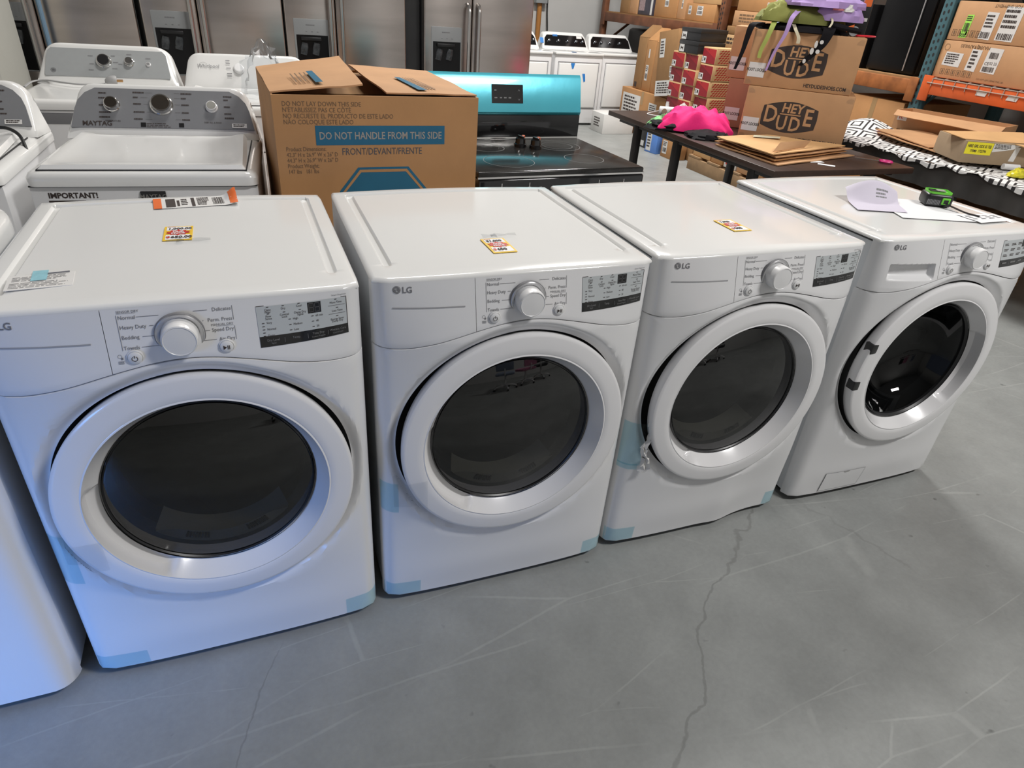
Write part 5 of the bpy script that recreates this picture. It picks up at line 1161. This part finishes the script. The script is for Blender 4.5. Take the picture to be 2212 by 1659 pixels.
for u, z, a, b in ((.315, -.06, .010, .022), (.345, -.045, .012, .012), (.30, -.10, .012, .020), (.335, -.10, .013, .013), (.27, -.16, .010, .014)): bm = B(); p = hd(u, -.036, HZ + z); Fq = frame(p, ux, (0, 0, 1), .0); ngon(bm, Fq, [(a * math.cos(q), b * math.sin(q)) for q in [2 * math.pi * i / 9 for i in range(9)]]); obj('strap_print', bm, M_label, st, recalc=False)
bm = B(); ribbon(bm, [hd(-.05, .05, HZ + .03), hd(-.10, -.005, HZ + .015), hd(-.115, -.014, HZ - .06), hd(-.125, -.012, HZ - .14), hd(-.15, -.006, HZ - .25)], ux, (.05, .018), .012); obj('strap', bm, M_bfab, bk)
bm = B(); tube(bm, smooth_pts([hd(.36, .05, HZ + .055), hd(.46, .03, HZ + .04), hd(.56, .02, HZ + .03)]), [.022 - .0006 * i for i in range(13)], 10); obj('rolled_strap', bm, M_bfab, bk)
bo = lumpthing('olive_backpack', 'olive green backpack lying under the lavender one on the cartons', 'backpack')
lump('bag_body', M_olive, .19, .17, HZ + .045, .30, .16, .12, 5, bo, amp=.2); lump('front_pocket', mat('light_olive_fabric', (.27, .28, .07), .8, var=.1, bump=.1), .03, .09, HZ + .05, .10, .08, .11, 8, bo, amp=.25)
bm = B(); ribbon(bm, [hd(.03, .04, HZ + .05), hd(.025, -.010, HZ + .015), hd(.010, -.018, HZ - .05), hd(-.010, -.012, HZ - .12), hd(-.012, -.010, HZ - .17)], ux, (.035, .022), .003); obj('strap', bm, M_lime, bo)
bm = B(); ribbon(bm, [hd(.15, .03, HZ + .04), hd(.17, -.012, HZ + .012), hd(.20, -.020, HZ - .03), hd(.205, -.018, HZ - .065)], ux, .022, .003); obj('strap', bm, M_cream, bo)
bl = lumpthing('lavender_backpack', 'lavender backpack lying topmost on the pile with a clear bag on it', 'backpack')
lump('bag_body', M_lav, .27, .17, HZ + .145, .27, .17, .10, 11, bl, amp=.22); lump('side_flap', M_lav, .40, .10, HZ + .075, .16, .07, .10, 13, bl, amp=.2)
bm = B(); ribbon(bm, [hd(.16, .05, HZ + .12), hd(.13, -.015, HZ + .07), hd(.115, -.028, HZ - .02), hd(.075, -.020, HZ - .13), hd(.050, -.012, HZ - .24)], ux, (.036, .012), .004); obj('strap', bm, M_lav, bl)
bm = B(); ribbon(bm, [hd(.36, .05, HZ + .10), hd(.375, .0, HZ + .07), hd(.365, -.02, HZ + .04)], ux, .012, .003); obj('cord_pull', bm, M_cream, bl)
pb = crumple('plastic_bag', M_clear, 'clear plastic bag of small accessories on the lavender backpack', 'bag', hd(.36, .15, HZ + .185), .17, .11, .16, 21, amp=.4, rz=HRZ)
for k, (u, v, z, r, m) in enumerate(((.38, .09, .205, .030, M_pink), (.30, .12, .21, .028, M_lav), (.44, .12, .21, .028, M_label), (.33, .15, .24, .03, M_yellow), (.40, .16, .26, .03, M_label))): lump('accessory', m if m is not M_pink else mat('coral_fabric', (.75, .25, .27), .7, var=.1), u, v, HZ + z - .03, r, r, r * 1.2, 30 + k, pb, amp=.3) if False else None
acc = []
for k, (u, v, z, r, m, nm) in enumerate(((.39, .045, .100, .032, mat('coral_fabric', (.75, .25, .27), .7, var=.1), 'coral pink hair accessory tucked in front of the clear bag'), (.45, .06, .095, .034, M_label, 'white ruffled accessory beside the coral one on the lavender bag'))):
    lump('accessory', m, u, v, HZ + z + .035, r, r * .8, r * 1.1, 30 + k, None, nm, 'accessory', amp=.35)
dk = thing('packaged_item', 'black packaged item with orange and white tags behind the lavender backpack', 'package', hd(.44, .31, HZ), HRZ)
bobj('pack', M_black, dk, 0, 0, 0, .16, .05, .22, .006)
bm = B(); Fa = frame((0, 0, 0), (1, 0, 0), (0, 0, 1), .001); ngon(bm, Fa, ((.10, .17), (.15, .17), (.15, .22), (.095, .22))); obj('tag', bm, M_orange, dk, recalc=False)
bm = B(); quad(bm, Fa, .02, .085, .15, .105); bars(bm, Fa, .03, .12, .09, .16, 2, seed=3); obj('pack_print', bm, M_label, dk, recalc=False)
ot = thing('price_tag', 'small orange and grey tag at the end of the cartons beside the red pen', 'tag', hd(.515, .02, HZ + .002), HRZ); bm = B(); lathe(bm, [(.028, 0), (.028, .004)], 16, lambda a, b, h: (a, h, b + .028), True, True); obj('disc', bm, M_silver, ot)
bm = B(); Fa = frame((0, -.001, 0), (1, 0, 0), (0, 0, 1), .001); ngon(bm, Fa, ((-.045, .02), (-.005, .03), (-.008, .065), (-.040, .05))); obj('orange_label', bm, M_orange, ot, recalc=False)
rp = thing('red_pen', 'red pen lying on the topmost carton and poking past its end', 'pen', hd(.53, .06, HZ + .006), HRZ)
bm = B(); tube(bm, [(0, 0, 0), (.08, 0, .002), (.115, 0, .003), (.122, 0, .003)], [.006, .006, .005, .003], 8); obj('barrel', bm, M_red if False else mat('bright_red_plastic', (.75, .02, .04), .35, var=.05), rp)
bm = B(); tube(bm, [(-.03, 0, 0), (.001, 0, 0)], .0066, 8); obj('cap', bm, M_black, rp)
# ---------------------------------------------------------------- garments and small things on the table
def garment(name, m, label, px, py, sx, sy, sz, seed, rz=0.0, amp=.3, freq=1.9, z=TZ, group=None, cat='garment'):
    p = atz(px, py, z + .02); return crumple(name, m, label, cat, (p.x, p.y, z), sx, sy, sz, seed, None, amp, freq, 30, True, group, rz)
def drape(name, m, label, cat, loc, rz, L, Wd, H, seed, parts=()):
    """crumpled cloth: folded sheet with ridges and an uneven hem"""
    bm = B(); n, k = 30, 22
    def fn(i, j):
        u, v = i / (n - 1) * 2 - 1, j / (k - 1) * 2 - 1
        hem = 1 + .22 * noise.noise(Vector((u * 2.3 + seed, v * 2.3, seed)))
        e = max(0, 1 - max(abs(u), abs(v)) ** 3.2)
        x = u * L * hem * (1 - .12 * v * v); y = v * Wd * hem * (1 - .10 * u * u)
        rid = abs(noise.noise(Vector((u * 2.2 + seed, v * 2.2 + seed, 1.3)))) * .9 + .35 * noise.noise(Vector((u * 5 + seed, v * 5, 2.2)))
        z = H * e * (.72 + .42 * rid) + .012 * (1 - e) * (1 + noise.noise(Vector((u * 6, v * 6, seed))))
        return (x, y, max(.002, z))
    top = grid(bm, range(n), range(k), fn)
    bot = grid(bm, range(n), range(k), lambda i, j: Vector(fn(i, j)) * 1.0 - Vector((0, 0, max(0, fn(i, j)[2] - .0005))))
    for i in range(n - 1):
        for j in (0, k - 1): bm.faces.new((top[j][i], top[j][i + 1], bot[j][i + 1], bot[j][i]))
    for j in range(k - 1):
        for i in (0, n - 1): bm.faces.new((top[j][i], top[j + 1][i], bot[j + 1][i], bot[j][i]))
    o = obj(name, bm, m, None, loc, (0, 0, rz), angle=40); return tag(o, label, cat)
p = atz(1512, 277, TZ + .03); garment('black_garment', M_bfab, 'black garment with white and neon print under the pink garment', 1528, 290, .17, .15, .05, 3, .3, .3)
drape('pink_garment', M_pink, 'hot pink garment in a heap on the brown table', 'garment', (3.54, 2.90, TZ + .012), -.75, .25, .19, .165, 4.3)
garment('printed_garment', mat('black_white_print_fabric', (.012, .012, .014), .75, var=.3, bump=.2, spec=.15), 'black crumpled garment spilling over the table edge beside the pink one', 1452, 272, .20, .15, .065, 7, -.5, .45)
garment('white_garment', M_label, 'white striped garment piece between the black and pink garments', 1477, 258, .11, .07, .105, 9, 0, .5)
garment('neon_garment', mat('neon_green_pink_fabric', (.25, .60, .25), .7, var=.6, vscale=18), 'small neon green garment piece beside the white charger', 1430, 268, .10, .055, .085, 12, 0, .5)
p = atz(1442, 244, TZ + .02)
pw = thing('charger', 'white twin-socket charger with a looped white cord on the brown table', 'charger', (p.x, p.y, TZ), -.5)
bm = B(); tube(bm, [(-.07, 0, .035), (-.066, 0, .035), (.06, 0, .035), (.066, 0, .035)], [.026, .032, .032, .026], 14); obj('body', bm, M_wplastic, pw)
for x in (-.03, .03): bm = B(); lathe(bm, [(.020, -.034), (.020, -.040), (.012, -.041)], 14, fy(x, 0, .035), True, True); obj('socket', bm, M_black if False else mat('tan_socket', (.35, .25, .18), .4, var=.1), pw)
bm = B(); tube(bm, smooth_pts([(-.07, 0, .03), (-.13, .02, .01), (-.16, -.05, .006), (-.10, -.10, .006), (0, -.09, .006), (.10, -.08, .006), (.18, -.10, .006)]), .004, 6); obj('cord', bm, M_wplastic, pw)
bm = B(); tube(bm, [(-.01, .03, .06), (-.01, .035, .10)], .012, 8); obj('prong', bm, M_wplastic, pw)
# flattened cardboard sheets stacked on the table
c4 = [Vector((3.40, 2.44, 0)), Vector((3.42, 1.86, 0)), Vector((4.22, 2.06, 0)), Vector((3.90, 2.48, 0))]
labs = ('lowest flattened cardboard sheet of the pile on the brown table', 'second flattened cardboard sheet of the pile, its corner folded', 'third flattened cardboard sheet of the pile with frayed edge', 'topmost flattened cardboard sheet of the pile with a white sticker remnant')
for k in range(4):
    s = Vector((.012 * ((k * 7) % 3 - 1), .014 * ((k * 5) % 3 - 1), 0)); z = TZ + .002 + k * .016
    q = [c4[0] + s + Vector((0, 0, z)), c4[1] + s + Vector((0, .02 * k, z)), c4[2] + s + Vector((-.04 * (k % 2), .02 * k, z + .004)), c4[3] + s + Vector((-.02 * k, 0, z + .002))]
    o = sheet('cardboard_sheet', (M_card2, M_card, M_card2, M_kraft)[k], q, .006, None, 10, 0, k + 2, .006); tag(o, labs[k], 'cardboard', 'flattened cardboard on the brown table')
    if k == 3:
        # a raised folded flap
        sheet('folded_flap', M_card2, (q[1] + Vector((.02, .03, .012)), q[1] + Vector((.36, .14, .012)), q[1] + Vector((.44, .18, .045)), q[1] + Vector((.12, .10, .050))), .005, o, 6, 0, 3, .002)
        Fq = frame((3.72, 2.36, z + .016), (.9, -.2, 0), (.2, .9, 0), 0); bm = B(); ngon(bm, Fq, ((-.10, -.03), (.08, -.05), (.12, .02), (-.06, .04))); obj('sticker_remnant', bm, M_cream, o, recalc=False)
# scissors
p = atz(1882, 347, TZ); sc = thing('scissors', 'pink-handled scissors lying on the brown table', 'scissors', (p.x, p.y, TZ + .004), -.75)
for s in (-1, 1):
    bm = B(); tube(bm, [Vector((.085 + .035 * math.cos(a), s * .018 + .016 * math.sin(a), .004)) for a in [2 * math.pi * i / 18 for i in range(19)]], .0055, 6); obj('handle', bm, mat('pink_plastic', (.80, .03, .25), .35, var=.05), sc)
    obj('blade', box(B(), -.10, -.006 + s * .002, .002 + .001 * s, .055, .004 + s * .002, .0045 + .001 * s), M_chrome, sc)
for k, (px, py, rz) in enumerate(((1762, 350, .2), (1785, 357, -.5))):
    p = atz(px, py, TZ); o = obj('paper_scrap', box(B(), -.05, -.018, 0, .05, .018, .002, .0005, 1), M_paper, None, (p.x, p.y, TZ + .0006 ), (0, 0, rz - .3)); tag(o, ('white paper scrap beside the flattened cardboard', 'white paper scrap nearest the scissors')[k], 'paper')
# ---------------------------------------------------------------- black-covered table with patterned cloth
bt = thing('covered_table', 'long table under a black cloth in front of the pallet rack', 'table', (4.66, .35, 0), 0)
BL, BWd, BZ = 2.68, .86, .745
obj('tabletop', box(B(), .02, .02, .70, BWd - .02, BL - .02, BZ - .004, .003), M_wood, bt)
for x in (.06, BWd - .11):
    for y in (.10, 1.30, BL - .15): obj('leg', box(B(), x, y, 0, x + .05, y + .05, .70, .003), M_bmetal, bt)
bm = B(); Mbc = mat('black_table_cloth', (.045, .042, .040), .30, var=.3, vscale=5, bump=.1, bscale=12)
def skirt(y, s):                                      # s 0..1 from top inner edge over the rim and down
    if s < .5: return Vector((.0 + (BWd * .98) * (1 - s * 2), y, BZ + .001))
    k = (s - .5) * 2; return Vector((-.004 - .011 * math.sin(y * 26 + 2 * math.sin(y * 5)) * k - .012 * k, y, BZ - .15 * k))
grid(bm, lin(0, BL, 90), [0, .25, .49, .5, .56, .7, .85, 1.0], lambda y, s: skirt(y, s)); obj('black_cloth', bm, Mbc, bt)
def pattern_material():
    m = bpy.data.materials.new('white_black_geometric_cloth'); m.use_nodes = True; N, L = nt(m); b = N['Principled BSDF']; b.inputs['Roughness'].default_value = .8
    tc = N.new('ShaderNodeTexCoord'); mp = N.new('ShaderNodeMapping'); mp.inputs['Scale'].default_value = (4.6, 4.6, 4.6); mp.inputs['Rotation'].default_value = (0, 0, .3); L.new(tc.outputs['Object'], mp.inputs[0])
    sp = N.new('ShaderNodeSeparateXYZ'); L.new(mp.outputs[0], sp.inputs[0])
    def M_(op, a, b_=None):
        x = N.new('ShaderNodeMath'); x.operation = op
        for i, v in enumerate((a, b_)):
            if v is None: continue
            if isinstance(v, (int, float)): x.inputs[i].default_value = v
            else: L.new(v, x.inputs[i])
        return x.outputs[0]
    def tri(s): return M_('ABSOLUTE', M_('SUBTRACT', M_('FRACT', s), .5))
    dsum = M_('ADD', tri(sp.outputs[0]), tri(sp.outputs[1]))
    ring = M_('FRACT', M_('MULTIPLY', dsum, 4.0))
    line = M_('LESS_THAN', ring, .36)
    mx = N.new('ShaderNodeMix'); mx.data_type = 'RGBA'; L.new(line, mx.inputs[0]); mx.inputs[6].default_value = (.80, .79, .78, 1); mx.inputs[7].default_value = (.025, .022, .024, 1); L.new(mx.outputs[2], b.inputs['Base Color'])
    return m
bm = B()
def pc_(y, t):                                         # patterned cloth: y along the table, t across
    x = -.016 + .60 * t; hump = .10 * math.exp(-((y - 2.45) / .22) ** 2) * math.exp(-((t - .75) / .35) ** 2)
    z = BZ + .006 + hump + .006 * noise.noise(Vector((y * 5, t * 4, 0))) + .004 * math.sin(y * 24) * (1 - t)
    if t < .08: z -= (.08 - t) / .08 * (.018 + .014 * math.sin(y * 9) + .010 * math.sin(y * 31)); x = -.018 - .004 * math.sin(y * 24)
    return Vector((4.66 + x, .35 + y, max(z, BZ - .05)))
grid(bm, lin(.70, 2.60, 120), [0, .03, .06, .08, .12, .2, .3, .4, .5, .6, .7, .8, .9, 1.0], pc_); o = obj('patterned_cloth', bm, pattern_material()); tag(o, 'white cloth with black geometric pattern spread on the black-covered table', 'cloth')
# opened carton with the yellow label, and board behind it
CZ = BZ + .030
yb_ = carton('low open box with a yellow printed label on the patterned cloth', 4.74, 1.72, CZ, .46, .34, .135, -.42, mat('cardboard_grey', (.34, .25, .16), .75, var=.08), tape=False)
Fa = frame((0, 0, 0), (1, 0, 0), (0, 0, 1), .001); Fg = frame((0, 0, 0), (1, 0, 0), (0, 0, 1), .0018)
for a0 in (.01, .395):
    bm = B(); quad(bm, Fa, a0, .055, min(a0 + .165, .455), .128); lb = obj('yellow_label', bm, mat('yellow_label', (.90, .80, .03), .5, var=.03), yb_, recalc=False)
    if a0 < .1: bm = B(); text(bm, 'NIKE GIRL KIDS SS TEE', .0235, lambda a, b: Fg(a0 + .0825 + a, .097 + b), 'CENTER', sx=.62, bold=.0006); text(bm, 'ITEM#  1723790', .021, lambda a, b: Fg(a0 + .0825 + a, .069 + b), 'CENTER', sx=.70, bold=.0005); obj('label_lettering', bm, M_ink, lb, recalc=False)
bm = B(); ngon(bm, Fa, ((.178, .075), (.30, .100), (.345, .128), (.178, .128))); wl = obj('white_label', bm, M_label, yb_, recalc=False); bm = B(); bars(bm, Fg, .185, .095, .29, .125, 4, seed=3); obj('label_lettering', bm, M_ink, wl, recalc=False)
bm = B(); ngon(bm, Fa, ((.30, .03), (.335, .03), (.345, .115), (.315, .115))); obj('white_label', bm, M_label, yb_, recalc=False)
sheet('flap', M_kraft, ((-.002, .02, .136), (.46, .02, .136), (.46, .22, .175), (-.06, .20, .150)), .004, yb_, 6, 0, 3, .003)
sheet('flap', M_kraft, ((.30, .0, .1355), (.46, .0, .1355), (.55, -.08, .120), (.34, -.06, .128)), .004, yb_, 5, 0, 3, .002)
for k, (q, lab) in enumerate(((((4.92, 2.55, CZ + .02), (4.86, 1.99, CZ), (5.24, 1.93, CZ), (5.34, 2.46, CZ + .02)), 'flattened cardboard lying on the patterned cloth beside the yellow-label box'), (((4.95, 2.60, CZ + .035), (4.88, 2.06, CZ + .014), (5.22, 1.98, CZ + .024), (5.34, 2.50, CZ + .040)), 'bent cardboard sheet with red tape on top of the flattened cardboard'))):
    o = sheet('cardboard_sheet', M_card2, q, .006, None, 8, 0, k + 4, .004); tag(o, lab, 'cardboard')
    if k: bm = B(); Fq = frame((4.96, 2.60, CZ + .024), (.2, -.9, 0), (.9, .2, 0), 0); ngon(bm, Fq, ((0, 0), (.07, 0), (.07, .03), (0, .03))); obj('red_tape', bm, M_red, o, recalc=False)
tr = thing('open_carton', 'open cardboard tray carton with red printed tape behind the yellow-label box', 'box', (5.25, 2.72, CZ + .03), -1.25)
for nm, a in (('front_wall', (0, 0, 0, .75, .006, .13)), ('back_wall', (0, .26, 0, .75, .266, .13)), ('side_wall', (0, .006, 0, .006, .26, .13)), ('side_wall', (.744, .006, 0, .75, .26, .13)), ('bottom', (.006, .006, 0, .744, .26, .006))): bobj(nm, M_card2, tr, *a)
sheet('flap', M_card2, ((0, .0, .13), (.75, .0, .13), (.75, -.10, .085), (.02, -.09, .10)), .004, tr, 6, 0, 5, .004)
bm = B(); Fq = frame((0, 0, 0), (1, 0, 0), (0, 0, 1), .001); quad(bm, Fq, .02, .06, .09, .12); lb = obj('white_label', bm, M_label, tr, recalc=False); bm = B(); Fq2 = frame((0, 0, 0), (1, 0, 0), (0, 0, 1), .0018); text(bm, 'R', .05, lambda a, b: Fq2(.03 + a, .07 + b)); obj('label_lettering', bm, M_red, lb, recalc=False)
p = atz(2200, 378, BZ + .02); o = crumple('yellow_tag', mat('yellow_black_tag', (.65, .58, .03), .4, var=.5, vscale=30), 'crumpled yellow and black tag at the end of the patterned cloth', 'tag', (p.x, p.y, BZ + .012), .075, .05, .045, 17, amp=.4)
p = atz(2196, 366, BZ + .03); o = obj('paper_roll', tube(B(), [(-.05, 0, .018), (.05, 0, .018)], .018, 12), M_paper, None, (p.x + .03, p.y + .06, BZ + .012), (0, 0, -.4)); tag(o, 'small white paper roll behind the crumpled yellow tag', 'paper')
carton('dark carton stored under the black-covered table', 4.95, 2.05, 0, .5, .55, .48, 0, M_card3); carton('dark carton under the black-covered table beside the other stored carton', 4.95, 1.40, 0, .42, .6, .44, 0, M_card3)

# ---------------------------------------------------------------- things lying on the dryer tops
def dtop(i, x, y):
    ox, oy, yw = DRY[i]; return Vector((ox + math.cos(yw) * x - math.sin(yw) * y, oy + math.sin(yw) * x + math.cos(yw) * y, crown(x, y)))
def price_tag(i, cx, cy, rz, label, old, new):
    p = dtop(i, cx, cy); t = thing('price_tag', label, 'price tag', (p.x, p.y, p.z + .0012), rz + DRY[i][2], 'yellow price tags on the dryers')
    bobj('card', M_yellow, t, -.030, -.049, 0, .030, .049, .0012)
    F_ = frame((0, 0, .0012), (1, 0, 0), (0, 1, 0), .0004); G_ = frame((0, 0, .0012), (1, 0, 0), (0, 1, 0), .0008); H_ = frame((0, 0, .0012), (1, 0, 0), (0, 1, 0), .0012)
    bm = B(); quad(bm, F_, -.025, .018, .025, .044); obj('white_field', bm, M_paper, t, recalc=False); bm = B(); quad(bm, F_, -.025, -.044, .025, -.012); obj('white_field', bm, M_paper, t, recalc=False)
    bm = B(); ngon(bm, G_, [((.026 if k % 2 else .019) * math.cos(a) * 1.05, .003 + (.021 if k % 2 else .013) * math.sin(a)) for k, a in [(k, 2 * math.pi * k / 20) for k in range(20)]]); st = obj('red_burst', bm, M_red, t, recalc=False)
    bm = B(); text(bm, 'OUR', .011, lambda a, b: H_(a, .004 + b), 'CENTER', bold=.0004); text(bm, 'PRICE', .011, lambda a, b: H_(a, -.007 + b), 'CENTER', bold=.0004); obj('burst_lettering', bm, M_paper, st, recalc=False)
    bm = B(); text(bm, old, .017, lambda a, b: H_(-.022 + a, .024 + b), bold=.0006, sx=.85); obj('old_price', bm, M_ink, t, recalc=False); bm = B(); text(bm, new, .020, lambda a, b: H_(-.014 + a, -.036 + b), bold=.0008, sx=.8); obj('new_price', bm, M_ink, t, recalc=False)
    bm = B(); text(bm, '$', .016, lambda a, b: H_(-.024 + a, -.034 + b), bold=.0006); bars(bm, H_, -.023, .040, 0, .0435, 1, seed=2); obj('red_lettering', bm, M_red, t, recalc=False)
    return t
pt1 = price_tag(0, .334, .360, .0, 'yellow price tag reading 650.00 on the dryer with the shipping label', '1,000.00', '650.00')
pt2 = price_tag(1, .330, .140, .02, 'yellow price tag reading 650 with clear film on the taped-door dryer', '$1,000', '650')
pt3 = price_tag(2, .348, .178, .0, 'yellow price tag on the dented dryer', '1,000', '500')
for t, s in ((pt1, -1), (pt2, 1)):
    bm = B(); rr_ = [[bm.verts.new((.02 * math.sin(i * 1.1) + .07 * (i / 7 - .3), s * (.052 + .018 * j / 2) + .004 * math.sin(i * 2.3 + j), .0015 + .005 * abs(math.sin(i * 1.7 + j)))) for i in range(8)] for j in range(3)]
    for a, b in zip(rr_, rr_[1:]):
        for i in range(7): bm.faces.new((a[i], a[i + 1], b[i + 1], b[i]))
    obj('tape_scrap', bm, M_clear, t)
# torn shipping label near the back of the first dryer
p = dtop(0, .36, .615); lt = thing('shipping_label', 'torn white shipping label with orange ends at the back of a dryer top', 'label', (p.x, p.y, p.z + .001), .10)
bm = B(); grid(bm, lin(-.095, .105, 24), lin(-.045, .045, 6), lambda x, y: (x, y * (1 + .1 * noise.noise(Vector((x * 30, y * 10, 0)))), .0008 + (.022 * sstep(.07, .105, x) * (1 + math.sin(y * 60)) * .6))); pa = obj('paper', bm, M_label, lt, recalc=False)
F_ = frame((0, 0, .0008), (1, 0, 0), (0, 1, 0), .0007)
bm = B(); quad(bm, F_, -.095, -.045, -.076, .045); obj('orange_end', bm, M_orange, pa, recalc=False); bm = B(); grid(bm, lin(.086, .1055, 5), lin(-.03, .045, 5), lambda x, y: (x, y, .0015 + (.022 * sstep(.07, .105, x) * (1 + math.sin(y * 60)) * .6))); obj('orange_end', bm, M_orange, pa, recalc=False)
bm = B(); quad(bm, F_, -.066, -.036, -.044, .036); quad(bm, F_, -.040, -.030, -.034, .02); quad(bm, F_, -.006, -.038, .002, .038); bars(bm, F_, .045, -.030, .072, .030, 12, vertical=True, seed=4); bars(bm, F_, .008, -.035, .038, .035, 6, seed=3); bars(bm, F_, -.030, -.03, -.012, .03, 4, seed=6); obj('label_lettering', bm, M_ink, pa, recalc=False)
# instruction slip
p = dtop(0, .108, .122); sl = thing('instruction_slip', 'small printed instruction slip held by blue tape on a dryer top', 'paper', (p.x, p.y, p.z + .001), .09)
bobj('paper', M_label, sl, -.054, -.036, 0, .054, .036, .0008); F_ = frame((0, 0, .0008), (1, 0, 0), (0, 1, 0), .0006)
bm = B(); bars(bm, F_, -.046, .002, .046, .026, 4, seed=3, fill=.4); bars(bm, F_, -.048, -.032, .046, -.004, 4, seed=5, fill=.4); obj('small_print', bm, mat('faint_grey_print', (.45, .44, .43), .6, var=.05), sl, recalc=False)
bm = B(); F_ = frame((0, 0, .0016), (1, 0, 0), (0, 1, 0), .0004); quad(bm, F_, -.016, .0, .010, .052); obj('blue_tape', bm, mat('blue_lined_tape', (.30, .58, .66), .4, var=.15, vscale=60), sl, recalc=False)
bm = B(); tube(bm, [(.010, .030, .003), (.046, .032, .003)], .0013, 5); obj('tie', bm, M_print, sl)
# papers and tape measure on the washer
def paper(pts, label, curl=0.0, seed=0, m=M_paper, pr=None):
    a, b, c, d = [dtop(3, *q) for q in pts]; bm = B()
    def f(u, v): p = (a * (1 - u) + b * u) * (1 - v) + (d * (1 - u) + c * u) * v; return p + Vector((0, 0, .0014 + seed * .0007 + curl * sstep(.45, 1.0, v) ** 2 * (.5 + .5 * math.sin(math.pi * u)) + .0015 * (1 + noise.noise(Vector((u * 2, v * 2, seed))))))
    grid(bm, lin(0, 1, 12), lin(0, 1, 14), f); o = obj('paper_sheet', bm, m); tag(o, label, 'paper')
    if pr:
        bm = B(); g = lambda x, y: Vector(f(x, y)) + Vector((0, 0, .0006))
        for q in pr: bars(bm, g, *q[:4], q[4], seed=q[5], fill=.5)
        obj('print', bm, M_ink if False else M_print, o, recalc=False)
paper(((.235, .150), (.470, .075), (.560, .300), (.330, .385)), 'white paper sheet under the tape measure on the washer', 0, 1)
paper(((.150, .250), (.300, .190), (.390, .330), (.230, .400)), 'white paper sheet with a curled lavender-shaded corner on the washer', .060, 2, mat('thin_lavender_paper', (.62, .58, .68), .6, var=.02), ((.55, .70, .8, .85, 3, 1),))
paper(((.470, .060), (.640, .075), (.640, .150), (.470, .150)), 'paper sheet with small grey printed blocks by the tape measure', 0, 3, M_paper, ((.08, .3, .22, .8, 3, 1), (.32, .3, .46, .8, 3, 2), (.55, .3, .70, .8, 3, 3), (.78, .3, .93, .8, 3, 4)))
p = dtop(3, .500, .262); tm = thing('tape_measure', 'black and bright green tape measure lying on papers', 'tape measure', (p.x, p.y, p.z + .005), -.55)
obj('case', box(B(), -.043, -.036, 0, .043, .036, .042, .011, 3), M_black, tm); obj('side_plate', box(B(), -.036, -.029, .040, .036, .029, .0445, .008, 2), M_green, tm)
bm = B(); box(bm, -.030, -.020, .0440, -.002, .016, .0462, .004); obj('black_badge', bm, M_black, tm); bm = B(); box(bm, -.008, -.012, .046, .020, .012, .0495, .003); obj('clip', bm, M_lint, tm)
bm = B(); box(bm, .006, -.0385, .010, .032, -.033, .032, .003); gp = obj('green_grip', bm, M_green, tm); bm = B(); box(bm, .012, -.0395, .014, .026, -.038, .026); obj('grip_inset', bm, M_black, gp)
bm = B()
for k in range(9): box(bm, -.038 + k * .0045, -.0368, .008, -.0355 + k * .0045, -.0355, .024)
obj('grip_ribs', bm, M_print, tm)
bm = B(); ribbon(bm, [(.022, -.038, .014), (.040, -.060, .010), (.070, -.085, .0035), (.105, -.105, .002)], (.7, .7, 0), .010, .003); obj('wrist_strap', bm, M_black, tm)
# ---------------------------------------------------------------- office chairs standing in the aisle (mirrored in the dryer doors)
def office_chair(x, y, rz, seat_m, label):
    t = thing('office_chair', label, 'chair', (x, y, 0), rz, 'office chairs in the aisle')
    Ms = mat('white_chair_base', (.72, .72, .72), .3, var=.03)
    bm = B(); lathe(bm, [(.045, .08), (.045, .14), (.028, .15), (.026, .42)], 14, fz(0, 0, 0), True, True); obj('column', bm, Ms, t)
    for k in range(5):
        a = 2 * math.pi * k / 5; c, s = math.cos(a), math.sin(a)
        bm = B(); tube(bm, smooth_pts([(.03 * c, .03 * s, .12), (.15 * c, .15 * s, .13), (.26 * c, .26 * s, .10), (.30 * c, .30 * s, .065)]), [.026 - .0006 * i for i in range(19)], 8); ar = obj('base_arm', bm, Ms, t)
        bm = B(); lathe(bm, [(.006, -.022), (.026, -.020), (.026, .020), (.006, .022)], 14, lambda p, q, h: (.30 * c + p * c - h * s, .30 * s + p * s + h * c, .026 + q), True, True); obj('caster', bm, M_black, ar)
    obj('seat', box(B(), -.24, -.23, .42, .24, .24, .50, .035, 3), seat_m, t)
    bm = B(); box(bm, -.22, -.03, 0, .22, .03, .50, .028, 3, 0, Matrix.Translation((0, .26, .56)) @ Matrix.Rotation(-.12, 4, 'X')); obj('backrest', bm, seat_m, t)
    bm = B(); tube(bm, smooth_pts([(0, .1, .44), (0, .26, .45), (0, .31, .62)]), .018, 8); obj('back_bar', bm, Ms, t)
for x, y, rz, m, lb in ((1.75, -2.95, .3, mat('grey_blue_seat', (.22, .26, .34), .8, var=.1), 'grey-blue office chair on a white five-arm base in the aisle'), (2.40, -3.15, -.2, mat('pink_seat', (.55, .22, .34), .8, var=.1), 'pink office chair on a white five-arm base in the aisle'), (3.05, -3.35, .5, mat('dark_seat', (.05, .05, .055), .8, var=.1), 'dark office chair on a white five-arm base in the aisle')): office_chair(x, y, rz, m, lb)
